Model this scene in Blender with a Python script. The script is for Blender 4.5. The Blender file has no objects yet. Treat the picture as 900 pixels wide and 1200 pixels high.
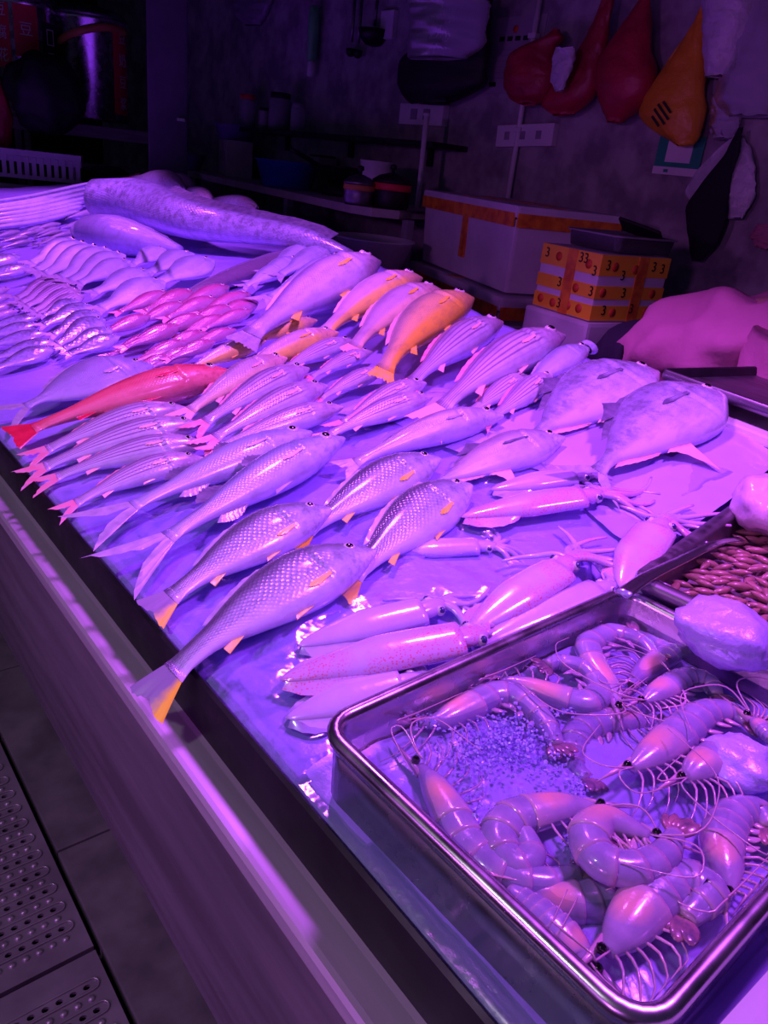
import bpy, bmesh, math, random
import numpy as np
from mathutils import Vector, Matrix
random.seed(7); rng = np.random.RandomState(7)
SC = bpy.context.scene
COL = SC.collection

# ------------------------------------------------------------------ camera
CAMH = 1.2; FPX = 900.0
ROLL = math.atan2(235, 2000); PITCH = math.atan2(900, 2014); YAW = math.radians(41)
hd = np.array([math.sin(YAW), math.cos(YAW), 0]); zup = np.array([0, 0, 1.0])
FW = hd*math.cos(PITCH) - zup*math.sin(PITCH)
r0 = np.cross(hd, zup); u0 = np.cross(r0, FW)
RT = math.cos(ROLL)*r0 + math.sin(ROLL)*u0
UP = -math.sin(ROLL)*r0 + math.cos(ROLL)*u0
cam = bpy.data.cameras.new('camera'); camo = bpy.data.objects.new('camera', cam); COL.objects.link(camo)
cam.sensor_fit = 'VERTICAL'; cam.sensor_height = 24; cam.lens = 24*FPX/1200; cam.clip_start = .02
camo.matrix_world = Matrix(((RT[0], UP[0], -FW[0], 0), (RT[1], UP[1], -FW[1], 0), (RT[2], UP[2], -FW[2], CAMH), (0, 0, 0, 1)))
SC.camera = camo

# ------------------------------------------------------------------ world, lamps, exposure
W = bpy.data.worlds.new('world'); SC.world = W; W.use_nodes = True
W.node_tree.nodes['Background'].inputs[0].default_value = (.052, .036, .125, 1)
W.node_tree.nodes['Background'].inputs[1].default_value = .42
SC.view_settings.view_transform = 'Standard'; SC.view_settings.look = 'None'
SC.view_settings.exposure = 0; SC.view_settings.gamma = 1; SC.view_settings.use_curve_mapping = False
LAMPC = (.60, .105, 1.0)
def stall_or_fill_lamp(x, y, z, power, aim=(0, 0), size=104, col=LAMPC):
    l = bpy.data.lights.new('stall_or_fill_lamp', 'SPOT'); l.energy = power; l.color = col
    l.spot_size = math.radians(size); l.spot_blend = .55; l.shadow_soft_size = .09
    o = bpy.data.objects.new('stall_or_fill_lamp', l); COL.objects.link(o); o.location = (x, y, z)
    o.rotation_euler = Vector((aim[0], aim[1], -1)).to_track_quat('-Z', 'Y').to_euler()
for (x, y, z, p) in ((.95, .25, 1.85, 80), (1.0, 1.25, 1.9, 88), (1.05, 2.3, 1.95, 96), (1.1, 3.5, 1.95, 100), (1.2, 4.7, 1.95, 100)):
    stall_or_fill_lamp(x, y, z, p, size=104 if y < 2 else 86)
# dim fill lamp, added unseen to brighten the front panel and floor
stall_or_fill_lamp(-1.1, .7, 2.5, 34, (.42, .05), 62, (.95, .85, 1.0))
# violet lamps of the stall across the aisle
for y in (-.3, .9): stall_or_fill_lamp(-1.7, y, 1.45, 46, (2.6, .1), 80, (.72, .16, 1.0))

# ------------------------------------------------------------------ projection helpers (photo pixel -> place)
def ray(x, y): return FW*FPX + RT*(x-450) - UP*(y-600)
C0 = np.array([0, 0, CAMH])
ICE0, ICEX, ICEK = .68, .30, .13
def ice(x): return ICE0 + ICEK*(x-ICEX)
def atice(x, y, off=0.):
    d = ray(x, y); t = (ICE0 - ICEK*ICEX + off - CAMH)/(d[2] - ICEK*d[0]); return C0 + d*t
def atz(x, y, z): d = ray(x, y); return C0 + d*((z-CAMH)/d[2])
def atx(x, y, X): d = ray(x, y); return C0 + d*(X/d[0])
def atd(x, y, D): d = ray(x, y); return C0 + d*(D/math.hypot(d[0], d[1]))

# ------------------------------------------------------------------ object helpers
def link(o, parent=None):
    COL.objects.link(o)
    if parent is not None: o.parent = parent
    return o
def tag(o, label=None, cat=None, group=None, kind=None):
    if label: o['label'] = label
    if cat: o['category'] = cat
    if group: o['group'] = group
    if kind: o['kind'] = kind
    return o
def empty(name, label=None, cat=None, group=None, M=None, loc=None):
    o = bpy.data.objects.new(name, None); o.empty_display_size = .05; link(o)
    if M is not None: o.matrix_world = M
    if loc is not None: o.location = loc
    return tag(o, label, cat, group)
def mesh(name, V, F, mat=None, parent=None, smooth=True, uvs=None):
    me = bpy.data.meshes.new(name); me.from_pydata([tuple(map(float, v)) for v in V], [], [tuple(int(i) for i in f) for f in F])
    if smooth: me.polygons.foreach_set('use_smooth', [True]*len(me.polygons))
    if uvs:
        li = np.zeros(len(me.loops), dtype=np.int32); me.loops.foreach_get('vertex_index', li)
        for k, a in uvs.items():
            l = me.uv_layers.new(name=k); l.data.foreach_set('uv', np.asarray(a, dtype=np.float32)[li].ravel())
    me.update()
    if mat: me.materials.append(mat)
    return link(bpy.data.objects.new(name, me), parent)
def bmobj(name, bm, mat=None, parent=None, smooth=False):
    me = bpy.data.meshes.new(name); bm.to_mesh(me); bm.free()
    if smooth: me.polygons.foreach_set('use_smooth', [True]*len(me.polygons))
    if mat: me.materials.append(mat)
    return link(bpy.data.objects.new(name, me), parent)
def bbox(bm, c, s, M=None, bev=0., taper=1.):
    r = bmesh.ops.create_cube(bm, size=1)['verts']
    for v in r:
        k = taper if v.co.z < 0 else 1.
        v.co = Vector((c[0]+v.co.x*s[0]*k, c[1]+v.co.y*s[1]*k, c[2]+v.co.z*s[2]))
    if bev:
        es = list({e for v in r for e in v.link_edges})
        rb = bmesh.ops.bevel(bm, geom=es, offset=bev, segments=2, profile=.7, affect='EDGES')
        r = list(set(rb['verts']) | {v for v in r if v.is_valid})
    if M is not None:
        for v in r: v.co = M @ v.co
    return r
def box(name, c, s, mat, parent=None, bev=0., M=None, taper=1.):
    bm = bmesh.new(); bbox(bm, c, s, M, bev, taper); return bmobj(name, bm, mat, parent)
def grid_faces(n, m, closed=True, off=0):
    F = []
    for i in range(n-1):
        for j in range(m if closed else m-1):
            k = (j+1) % m; F.append((off+i*m+j, off+i*m+k, off+(i+1)*m+k, off+(i+1)*m+j))
    return F
def tubegeo(P, R, seg=8, up=(0, 0, 1), flat=1., caps=True, off=0):
    P = np.asarray(P, float); n = len(P); R = np.broadcast_to(np.asarray(R, float), (n,))
    T = np.gradient(P, axis=0); T /= (np.linalg.norm(T, axis=1)[:, None]+1e-12)
    V = []; up = np.asarray(up, float)
    for i in range(n):
        u = up if abs(T[i]@up) < .97 else np.array([1., 0, 0])
        s = np.cross(T[i], u); s /= np.linalg.norm(s); w = np.cross(s, T[i])
        for j in range(seg):
            a = 2*math.pi*j/seg; V.append(P[i]+R[i]*(math.cos(a)*s+math.sin(a)*flat*w))
    F = grid_faces(n, seg, True, off)
    if caps: F += [tuple(off+j for j in range(seg))[::-1], tuple(off+(n-1)*seg+j for j in range(seg))]
    return V, F
def tube(name, P, R, mat, parent=None, seg=8, up=(0, 0, 1), flat=1.):
    V, F = tubegeo(P, R, seg, up, flat); return mesh(name, V, F, mat, parent)
def lathe(name, prof, mat, parent=None, loc=(0, 0, 0), seg=32, smooth=True):
    V = []; n = len(prof)
    for r, z in prof:
        for j in range(seg):
            a = 2*math.pi*j/seg; V.append((loc[0]+r*math.cos(a), loc[1]+r*math.sin(a), loc[2]+z))
    F = grid_faces(n, seg); F += [tuple(range(seg))[::-1], tuple((n-1)*seg+j for j in range(seg))]
    o = mesh(name, V, F, mat, parent, smooth)
    return o
def spline(P, n):
    P = np.asarray(P, float); Q = np.vstack([2*P[0]-P[1], P, 2*P[-1]-P[-2]]); out = []
    m = len(P)-1
    for k in range(n):
        t = k/(n-1)*m; i = min(int(t), m-1); t -= i; a, b, c, d = Q[i], Q[i+1], Q[i+2], Q[i+3]
        out.append(.5*((2*b)+(-a+c)*t+(2*a-5*b+4*c-d)*t*t+(-a+3*b-3*c+d)*t**3))
    out = np.array(out); L = np.concatenate([[0], np.cumsum(np.linalg.norm(np.diff(out, axis=0), axis=1))])
    s = np.linspace(0, L[-1], n); return np.array([np.interp(s, L, out[:, k]) for k in range(out.shape[1])]).T
def rrect(w, d, r, n=6):
    pts = []
    for cx, cy, a0 in ((w/2-r, d/2-r, 0), (-w/2+r, d/2-r, 90), (-w/2+r, -d/2+r, 180), (w/2-r, -d/2+r, 270)):
        for k in range(n+1):
            a = math.radians(a0+90*k/n); pts.append((cx+r*math.cos(a), cy+r*math.sin(a)))
    return pts
def traymesh(name, w, d, loops, mat, parent=None, r=.03, loc=(0, 0, 0)):
    """loops: (inset, z) from the outer bottom over the rim to the inner bottom"""
    V = []; m = 0
    for ins, z in loops:
        pts = rrect(w-2*ins, d-2*ins, max(r-ins, .004)); m = len(pts)
        V += [(loc[0]+x, loc[1]+y, loc[2]+z) for x, y in pts]
    n = len(loops); F = grid_faces(n, m); F += [tuple(range(m))[::-1], tuple((n-1)*m+j for j in range(m))]
    o = mesh(name, V, F, mat, parent)
    o.data.polygons[-1].use_smooth = False; o.data.polygons[-2].use_smooth = False
    return o
def textmesh(name, body, size, mat, parent=None, M=None, depth=.0006, align='CENTER'):
    c = bpy.data.curves.new('txt', 'FONT'); c.body = body; c.size = size; c.extrude = depth; c.align_x = align; c.align_y = 'CENTER'
    t = bpy.data.objects.new('txt', c); COL.objects.link(t)
    me = bpy.data.meshes.new_from_object(t.evaluated_get(bpy.context.evaluated_depsgraph_get())); me.name = name
    bpy.data.objects.remove(t); bpy.data.curves.remove(c)
    if M is not None: me.transform(M)
    me.materials.clear(); me.materials.append(mat)
    return link(bpy.data.objects.new(name, me), parent)
def frame(origin, ex, ey, ez):
    return Matrix(((ex[0], ey[0], ez[0], origin[0]), (ex[1], ey[1], ez[1], origin[1]), (ex[2], ey[2], ez[2], origin[2]), (0, 0, 0, 1)))
def unit(v): v = np.asarray(v, float); return v/np.linalg.norm(v)
def rotz(a): return Matrix.Rotation(a, 4, 'Z')

# ------------------------------------------------------------------ materials
def newmat(name):
    m = bpy.data.materials.new(name); m.use_nodes = True; nt = m.node_tree
    return m, nt, nt.nodes['Principled BSDF']
def nd(nt, typ, **kw):
    n = nt.nodes.new(typ)
    for k, v in kw.items(): setattr(n, k, v)
    return n
def lk(nt, a, b): nt.links.new(a, b)
def setin(nt, sock, v):
    if hasattr(v, 'is_output') or isinstance(v, bpy.types.NodeSocket): lk(nt, v, sock)
    else: sock.default_value = v
def math_(nt, op, a, b=0., clamp=False):
    n = nd(nt, 'ShaderNodeMath', operation=op); n.use_clamp = clamp; setin(nt, n.inputs[0], a); setin(nt, n.inputs[1], b); return n.outputs[0]
def mixc(nt, f, a, b, blend='MIX'):
    n = nd(nt, 'ShaderNodeMix', data_type='RGBA', blend_type=blend); setin(nt, n.inputs[0], f)
    for s, v in ((n.inputs[6], a), (n.inputs[7], b)): setin(nt, s, (*v, 1) if isinstance(v, tuple) and len(v) == 3 else v)
    return n.outputs[2]
def ramp(nt, f, st):
    n = nd(nt, 'ShaderNodeValToRGB'); e = n.color_ramp.elements
    while len(e) < len(st): e.new(.5)
    for el, (p, c) in zip(e, st): el.position = p; el.color = (*c, 1) if len(c) == 3 else c
    lk(nt, f, n.inputs[0]); return n.outputs[0]
def noise(nt, scale, detail=3, vec=None, rough=.55, coord='Object', stretch=None):
    n = nd(nt, 'ShaderNodeTexNoise'); n.inputs['Scale'].default_value = scale; n.inputs['Detail'].default_value = detail; n.inputs['Roughness'].default_value = rough
    if vec is None: vec = nd(nt, 'ShaderNodeTexCoord').outputs[coord]
    if stretch:
        mp = nd(nt, 'ShaderNodeMapping'); mp.inputs['Scale'].default_value = stretch; lk(nt, vec, mp.inputs[0]); vec = mp.outputs[0]
    lk(nt, vec, n.inputs['Vector']); return n.outputs['Fac']
def bump(nt, h, strength=.3, dist=.002, normal=None):
    b = nd(nt, 'ShaderNodeBump'); b.inputs['Strength'].default_value = strength; b.inputs['Distance'].default_value = dist
    lk(nt, h, b.inputs['Height'])
    if normal is not None: lk(nt, normal, b.inputs['Normal'])
    return b.outputs[0]
def pm(name, col, rough=.5, metal=0., col2=None, ns=6, det=4, bmp=0., bs=40, bd=.002, coat=0., spec=.5, stretch=None, lo=.35, hi=.65, sss=0., alpha=1., rough2=None, trans=0.):
    m, nt, b = newmat(name)
    f = noise(nt, ns, det, stretch=stretch)
    c2 = col2 if col2 else tuple(c*.8 for c in col)
    lk(nt, ramp(nt, f, [(lo, col), (hi, c2)]), b.inputs['Base Color'])
    b.inputs['Roughness'].default_value = rough; b.inputs['Metallic'].default_value = metal
    b.inputs['Coat Weight'].default_value = coat; b.inputs['Coat Roughness'].default_value = .08
    b.inputs['Specular IOR Level'].default_value = spec; b.inputs['Alpha'].default_value = alpha
    b.inputs['Transmission Weight'].default_value = trans
    if sss: b.inputs['Subsurface Weight'].default_value = sss; b.inputs['Subsurface Radius'].default_value = (.01, .008, .008); b.inputs['Subsurface Scale'].default_value = .6
    if rough2 is not None:
        r = ramp(nt, noise(nt, ns*2.3, det, stretch=stretch), [(.35, (rough,)*3), (.65, (rough2,)*3)]); lk(nt, r, b.inputs['Roughness'])
    if bmp: lk(nt, bump(nt, noise(nt, bs, 4), bmp, bd), b.inputs['Normal'])
    return m
def filmmat(name, gloss=.14, tint=(.9, .9, 1), bs=25, bstr=.5, rough=.12, haze=.08, hazecol=(.6, .6, .75)):
    """clear film or water: light passes through, the surface glints"""
    m, nt, b = newmat(name); nt.nodes.remove(b); out = nt.nodes['Material Output']
    tr = nd(nt, 'ShaderNodeBsdfTransparent'); tr.inputs[0].default_value = (*tint, 1)
    gl = nd(nt, 'ShaderNodeBsdfGlossy'); gl.inputs['Roughness'].default_value = rough
    df = nd(nt, 'ShaderNodeBsdfDiffuse'); df.inputs[0].default_value = (*hazecol, 1)
    nrm = bump(nt, noise(nt, bs, 3), bstr, .004); lk(nt, nrm, gl.inputs['Normal'])
    fr = nd(nt, 'ShaderNodeFresnel'); fr.inputs[0].default_value = 1.33; lk(nt, nrm, fr.inputs['Normal'])
    f = math_(nt, 'ADD', fr.outputs[0], gloss-.02, True)
    m1 = nd(nt, 'ShaderNodeMixShader'); m1.inputs[0].default_value = haze; lk(nt, tr.outputs[0], m1.inputs[1]); lk(nt, df.outputs[0], m1.inputs[2])
    m2 = nd(nt, 'ShaderNodeMixShader'); lk(nt, f, m2.inputs[0]); lk(nt, m1.outputs[0], m2.inputs[1]); lk(nt, gl.outputs[0], m2.inputs[2])
    lk(nt, m2.outputs[0], out.inputs[0]); return m
def fishmat(name, back, flank, belly, size=.006, amt=.6, stripes=0, scol=None, head=None, low=None, rough=.28, bstr=.5, speck=.12, mottle=0.):
    """uv 'lw' = (length 0..1 tail to snout, dorsal 0..1), uv 'metre' = metres along / around the body"""
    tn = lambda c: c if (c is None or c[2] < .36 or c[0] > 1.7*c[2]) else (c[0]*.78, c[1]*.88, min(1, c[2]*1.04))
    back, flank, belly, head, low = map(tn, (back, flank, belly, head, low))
    m, nt, b = newmat(name)
    u = nd(nt, 'ShaderNodeUVMap', uv_map='lw').outputs[0]; sp = nd(nt, 'ShaderNodeSeparateXYZ'); lk(nt, u, sp.inputs[0])
    met = nd(nt, 'ShaderNodeUVMap', uv_map='metre').outputs[0]
    nz = noise(nt, 9, 4); w = math_(nt, 'ADD', sp.outputs[1], math_(nt, 'MULTIPLY', math_(nt, 'SUBTRACT', nz, .5), .22))
    st = [(0., low if low else belly), (.26, low if low else belly), (.42, flank), (.55, flank), (.82, back)]
    c = ramp(nt, w, st)
    sm = math_(nt, 'SUBTRACT', 1., math_(nt, 'MULTIPLY', math_(nt, 'SUBTRACT', sp.outputs[0], .70), 12., True))   # no scales on the head
    mp = nd(nt, 'ShaderNodeMapping'); mp.inputs['Rotation'].default_value = (0, 0, math.radians(45)); lk(nt, met, mp.inputs[0])
    vo = nd(nt, 'ShaderNodeTexVoronoi', feature='F1'); vo.inputs['Scale'].default_value = 1/size; vo.inputs['Randomness'].default_value = .22
    lk(nt, mp.outputs[0], vo.inputs['Vector'])
    edge = math_(nt, 'MULTIPLY', vo.outputs['Distance'], math_(nt, 'MULTIPLY', sm, math_(nt, 'MULTIPLY', math_(nt, 'SUBTRACT', sp.outputs[1], .12), 4., True)))
    if amt: c = mixc(nt, math_(nt, 'MULTIPLY', math_(nt, 'POWER', edge, 2.2), amt*1.6, True), c, tuple(x*.42 for x in back), 'MIX')
    if stripes:
        sn = math_(nt, 'SINE', math_(nt, 'MULTIPLY', math_(nt, 'ADD', sp.outputs[1], math_(nt, 'MULTIPLY', nz, .015)), stripes*6.283))
        bm_ = math_(nt, 'MULTIPLY', math_(nt, 'MULTIPLY', math_(nt, 'SUBTRACT', sn, .1), 1.4, True), math_(nt, 'MULTIPLY', sm, .85))
        bm_ = math_(nt, 'MULTIPLY', bm_, math_(nt, 'MULTIPLY', math_(nt, 'SUBTRACT', sp.outputs[1], .12), 6., True))
        c = mixc(nt, bm_, c, scol)
    if mottle: c = mixc(nt, math_(nt, 'MULTIPLY', math_(nt, 'MULTIPLY', math_(nt, 'SUBTRACT', noise(nt, 34, 6, rough=.7), .46), 7., True), math_(nt, 'MULTIPLY', math_(nt, 'MULTIPLY', math_(nt, 'SUBTRACT', sp.outputs[1], .2), 2.5, True), mottle)), c, tuple(x*.35 for x in back))
    if head: c = mixc(nt, math_(nt, 'MULTIPLY', math_(nt, 'SUBTRACT', 1., sm), .75), c, head)
    c = mixc(nt, math_(nt, 'MULTIPLY', noise(nt, 120, 2), speck), c, (.72, .74, .92))
    c = mixc(nt, math_(nt, 'MULTIPLY', math_(nt, 'MULTIPLY', math_(nt, 'SUBTRACT', noise(nt, 22, 5, rough=.65, stretch=(.6, 1.6, 1)), .48), 4., True), .42), c, tuple(x*.45 for x in back))
    hv = math_(nt, 'MULTIPLY', math_(nt, 'MULTIPLY', math_(nt, 'SUBTRACT', noise(nt, 75, 5, rough=.7), .47), 6., True), math_(nt, 'MULTIPLY', math_(nt, 'SUBTRACT', 1., sm), .38))
    c = mixc(nt, hv, c, tuple(x*.4 for x in back))
    lk(nt, c, b.inputs['Base Color']); b.inputs['Roughness'].default_value = rough; b.inputs['Specular IOR Level'].default_value = .6
    b.inputs['Coat Weight'].default_value = .55; b.inputs['Coat Roughness'].default_value = .12
    h = math_(nt, 'ADD', math_(nt, 'MULTIPLY', edge, -1.), math_(nt, 'MULTIPLY', noise(nt, 60, 3), .5))
    lk(nt, bump(nt, h, bstr, .0016), b.inputs['Normal'])
    return m
M = {}
M['steel'] = pm('brushed_steel', (.30, .28, .31), .34, 1., (.20, .19, .21), 5, 5, .08, 90, .001, stretch=(6, .6, 6), rough2=.5)
M['steel_bright'] = pm('polished_steel', (.62, .60, .64), .2, 1., (.48, .46, .5), 8, 4, .06, 60, .001, rough2=.33)
M['steel_dark'] = pm('grimy_steel', (.055, .05, .06), .42, .8, (.028, .026, .03), 7, 5, .12, 60, .001, rough2=.6)
M['steel_front'] = pm('scuffed_steel_panel', (.26, .24, .27), .42, .35, (.15, .135, .155), 4, 6, .1, 50, .001, stretch=(3, .5, 3), rough2=.58)
M['steel_ledge'] = pm('dull_steel_ledge', (.60, .57, .62), .45, .4, (.48, .45, .5), 5, 5, .08, 90, .001, stretch=(6, .6, 6), rough2=.55)
M['grate'] = pm('grate_steel', (.42, .40, .42), .36, .65, (.3, .28, .3), 9, 4, .15, 60, .001, rough2=.45)
M['tile'] = pm('wet_grey_floor_tile', (.16, .16, .155), .5, 0, (.085, .085, .083), 9, 6, .2, 45, .002, rough2=.7)
M['grout'] = pm('dark_grout', (.02, .02, .02), .8)
M['wall'] = pm('mottled_concrete_wall', (.38, .37, .39), .85, 0, (.20, .19, .22), 7, 8, .3, 25, .006, lo=.38, hi=.62)
M['darkwall'] = pm('dark_wall', (.03, .03, .035), .8, 0, (.02, .02, .022), 3)
M['ceil'] = pm('dark_ceiling', (.05, .05, .05), .9)
M['black'] = pm('black_plastic', (.010, .010, .013), .62, bmp=.2, bs=30, bd=.004)
M['blackcloth'] = pm('black_cloth', (.012, .012, .02), .9, bmp=.4, bs=18, bd=.01)
M['white'] = pm('white_plastic', (.72, .72, .74), .4, 0, (.62, .62, .65), 5)
M['cream'] = pm('cream_board', (.5, .48, .45), .6, 0, (.38, .36, .34), 6)
M['grey'] = pm('grey_plastic', (.3, .3, .33), .5, 0, (.22, .22, .25), 6)
M['doorgrey'] = pm('dim_grey_door', (.12, .12, .14), .5, 0, (.09, .09, .11), 5)
M['foam'] = pm('white_polystyrene', (.66, .66, .70), .65, 0, (.56, .55, .60), 7, 4, .25, 220, .001)
M['tape'] = pm('orange_parcel_tape', (.85, .32, .03), .4, 0, (.55, .13, .02), 22, 3)
M['ytape'] = pm('yellow_printed_tape', (.95, .58, .03), .38, 0, (.88, .44, .03), 9, 3)
M['ink_red'] = pm('red_ink', (.75, .1, .03), .5)
M['ink_black'] = pm('black_ink', (.01, .01, .01), .5)
M['redlabel'] = pm('red_label', (.75, .02, .06), .5, 0, (.62, .02, .05), 8)
M['redbag'] = pm('red_plastic_bag', (.46, .012, .05), .42, 0, (.3, .008, .035), 7, 3, .6, 20, .012)
M['yellowbag'] = pm('yellow_plastic_bag', (.72, .34, .02), .42, 0, (.6, .26, .02), 7, 3, .6, 20, .012)
M['whitebag'] = pm('white_plastic_bag', (.6, .6, .66), .35, 0, (.48, .48, .55), 6, 3, .8, 22, .012)
M['clearbag'] = filmmat('clear_plastic_bag', .022, (.85, .85, .92), 14, .9, .5, .5, (.6, .6, .7))
M['green'] = pm('green_print', (.02, .35, .2), .5)
M['greenb'] = pm('green_bottle', (.12, .6, .2), .4)
M['paper'] = pm('faded_paper', (.36, .35, .4), .8, 0, (.3, .29, .34), 4)
M['bluebasin'] = pm('blue_plastic', (.03, .08, .55), .4, 0, (.03, .06, .42), 5)
M['purplebasin'] = pm('violet_plastic', (.2, .12, .4), .45)
M['wood'] = pm('worn_bench_wood', (.34, .28, .30), .65, 0, (.24, .19, .21), 6, 5, stretch=(1, 12, 12))
M['orangeband'] = pm('orange_band', (.6, .25, .08), .5)
M['pink'] = pm('pink_shirt_cloth', (.50, .20, .30), .85, 0, (.44, .17, .26), 5, 4, .5, 14, .012)
M['skin'] = pm('skin', (.62, .36, .27), .5, sss=.1)
M['hair'] = pm('dark_hair', (.015, .012, .012), .5)
M['navy'] = pm('dark_trousers', (.015, .014, .03), .8, bmp=.3, bs=16, bd=.01)
M['cord'] = pm('white_cord', (.6, .55, .55), .7)

# ice: crushed, blue-white, damp
def icemat(name, c1, c2, rough=.3, bs=55, bstr=.5, bd=.006):
    m, nt, b = newmat(name)
    lk(nt, ramp(nt, noise(nt, 6, 6), [(.3, c1), (.7, c2)]), b.inputs['Base Color'])
    b.inputs['Roughness'].default_value = rough; b.inputs['Coat Weight'].default_value = .5; b.inputs['Coat Roughness'].default_value = .18
    h = math_(nt, 'ADD', noise(nt, bs, 5), math_(nt, 'MULTIPLY', noise(nt, 9, 3), .5))
    lk(nt, bump(nt, h, bstr, bd), b.inputs['Normal']); return m
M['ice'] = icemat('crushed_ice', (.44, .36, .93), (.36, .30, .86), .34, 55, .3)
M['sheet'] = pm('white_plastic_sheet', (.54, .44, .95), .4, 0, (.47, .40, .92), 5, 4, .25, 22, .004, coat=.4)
M['cleartray'] = filmmat('clear_tray_plastic', .05, (.9, .9, .95), 20, .3, .25, .14, (.5, .5, .6))
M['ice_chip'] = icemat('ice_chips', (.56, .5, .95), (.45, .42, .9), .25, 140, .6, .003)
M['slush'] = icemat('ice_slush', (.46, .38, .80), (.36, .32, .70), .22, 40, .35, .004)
M['film'] = filmmat('plastic_film', .08, (.97, .96, 1), 18, 1., .12, .04)
M['water'] = filmmat('water', .05, (.9, .9, .97), 10, .25, .07, .03)
M['clearbox'] = filmmat('clear_plastic', .14, (.8, .85, .9), 20, .4, .2, .5, (.45, .55, .7))

# fish skins
M['perch'] = fishmat('scaled_perch_skin', (.10, .10, .15), (.56, .54, .60), (.85, .80, .84), .0060, .85, rough=.24, bstr=.7)
M['thread'] = fishmat('threadfin_skin', (.24, .25, .38), (.62, .60, .72), (.78, .74, .82), .0055, .5, rough=.28)
M['threadp'] = fishmat('plain_threadfin_skin', (.36, .37, .50), (.55, .53, .66), (.72, .68, .78), .005, .12, rough=.3)
M['stripe'] = fishmat('striped_skin', (.42, .28, .40), (.80, .66, .74), (.86, .78, .82), .005, .25, 7.5, (.20, .09, .25), (.74, .52, .58))
M['croaker'] = fishmat('orange_croaker_skin', (.55, .45, .34), (.95, .75, .22), (1., .85, .05), .0055, .5, low=(1., .74, .02), head=(.98, .72, .18))
M['croakerp'] = fishmat('pale_croaker_skin', (.62, .44, .46), (.85, .66, .60), (.92, .68, .45), .0058, .45, low=(.9, .75, .45), head=(.9, .6, .48))
M['croakery'] = fishmat('yellow_belly_croaker_skin', (.70, .50, .48), (.88, .66, .58), (.98, .6, .2), .005, .2, low=(.98, .85, .12), head=(.92, .62, .35))
M['bigsilver'] = fishmat('large_silver_skin', (.40, .30, .44), (.82, .70, .78), (.85, .78, .8), .008, .6, head=(.85, .6, .62))
M['silver'] = fishmat('small_silver_skin', (.34, .34, .48), (.64, .62, .76), (.82, .78, .86), .004, .1, speck=.2)
M['spotted'] = fishmat('mottled_silver_skin', (.10, .11, .22), (.42, .44, .66), (.7, .68, .8), .012, .5, speck=.3, rough=.22, mottle=.8)
M['pinkfish'] = fishmat('pink_fish_skin', (.42, .05, .20), (.52, .11, .28), (.62, .28, .42), .004, .15, speck=.15, rough=.22)
M['redfish'] = fishmat('red_fish_skin', (.92, .04, .10), (.97, .16, .18), (.98, .3, .3), .005, .15, speck=.1, rough=.25)
M['pomfret'] = fishmat('pomfret_skin', (.30, .28, .38), (.62, .56, .66), (.82, .72, .76), .004, .25, rough=.24, speck=.3, mottle=.7)
M['jack'] = fishmat('jack_skin', (.32, .26, .34), (.66, .58, .68), (.8, .72, .78), .003, .15, rough=.26)
M['greyfish'] = fishmat('grey_violet_skin', (.40, .36, .52), (.52, .48, .68), (.6, .56, .72), .003, .08, rough=.3)
M['ling'] = fishmat('long_dark_fish_skin', (.26, .25, .42), (.50, .46, .66), (.72, .66, .76), .012, .2, speck=.35, rough=.34, bstr=.8, mottle=.9)
M['eel'] = fishmat('eel_skin', (.16, .11, .20), (.22, .15, .26), (.34, .26, .38), .004, .05, rough=.3)
M['ribbon'] = fishmat('hairtail_skin', (.55, .55, .62), (.8, .8, .84), (.72, .72, .78), .004, .0, rough=.2, bstr=.03)
M['smallgrey'] = fishmat('dull_small_fish_skin', (.22, .19, .26), (.42, .37, .46), (.55, .5, .56), .004, .1, rough=.35)
M['fin_violet'] = pm('violet_fin', (.50, .46, .60), .4, 0, (.36, .33, .46), 60, 3, coat=.3)
M['fin_dark'] = pm('dark_fin', (.10, .10, .17), .4, 0, (.2, .19, .28), 50, 3, coat=.3)
M['fin_orange'] = pm('orange_fin', (1., .80, .03), .4, 0, (.95, .7, .2), 60, 3, coat=.3)
M['fin_pink'] = pm('pink_fin', (.92, .28, .36), .4, 0, (.8, .42, .52), 60, 3, coat=.3)
M['fin_red'] = pm('red_fin', (.88, .03, .08), .35, 0, (.7, .02, .06), 60, 3, coat=.3)
M['fin_peach'] = pm('peach_fin', (.98, .6, .42), .4, 0, (.85, .6, .6), 60, 3, coat=.3)
M['throat'] = pm('dark_red_throat', (.12, .02, .05), .4)
M['eye'] = pm('fish_eye_silver', (.75, .7, .7), .12, coat=.8)
M['pupil'] = pm('fish_eye_black', (.008, .008, .01), .08, coat=.8)
M['tailmix'] = None
def tailmat(name, lo, hi, mid=.42):
    m, nt, b = newmat(name); sp = nd(nt, 'ShaderNodeSeparateXYZ'); lk(nt, nd(nt, 'ShaderNodeUVMap', uv_map='lw').outputs[0], sp.inputs[0])
    f = math_(nt, 'ADD', sp.outputs[0], math_(nt, 'MULTIPLY', math_(nt, 'SUBTRACT', noise(nt, 40, 3), .5), .35))
    f = math_(nt, 'ADD', f, math_(nt, 'MULTIPLY', math_(nt, 'SUBTRACT', 1., sp.outputs[1]), .22))
    lk(nt, ramp(nt, f, [(mid-.12, lo), (mid+.12, hi)]), b.inputs['Base Color']); b.inputs['Roughness'].default_value = .4; b.inputs['Coat Weight'].default_value = .3
    return m
M['tailmix'] = tailmat('tail_orange_lower_lobe', (1., .82, .04), (.26, .24, .36), .34)

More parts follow.
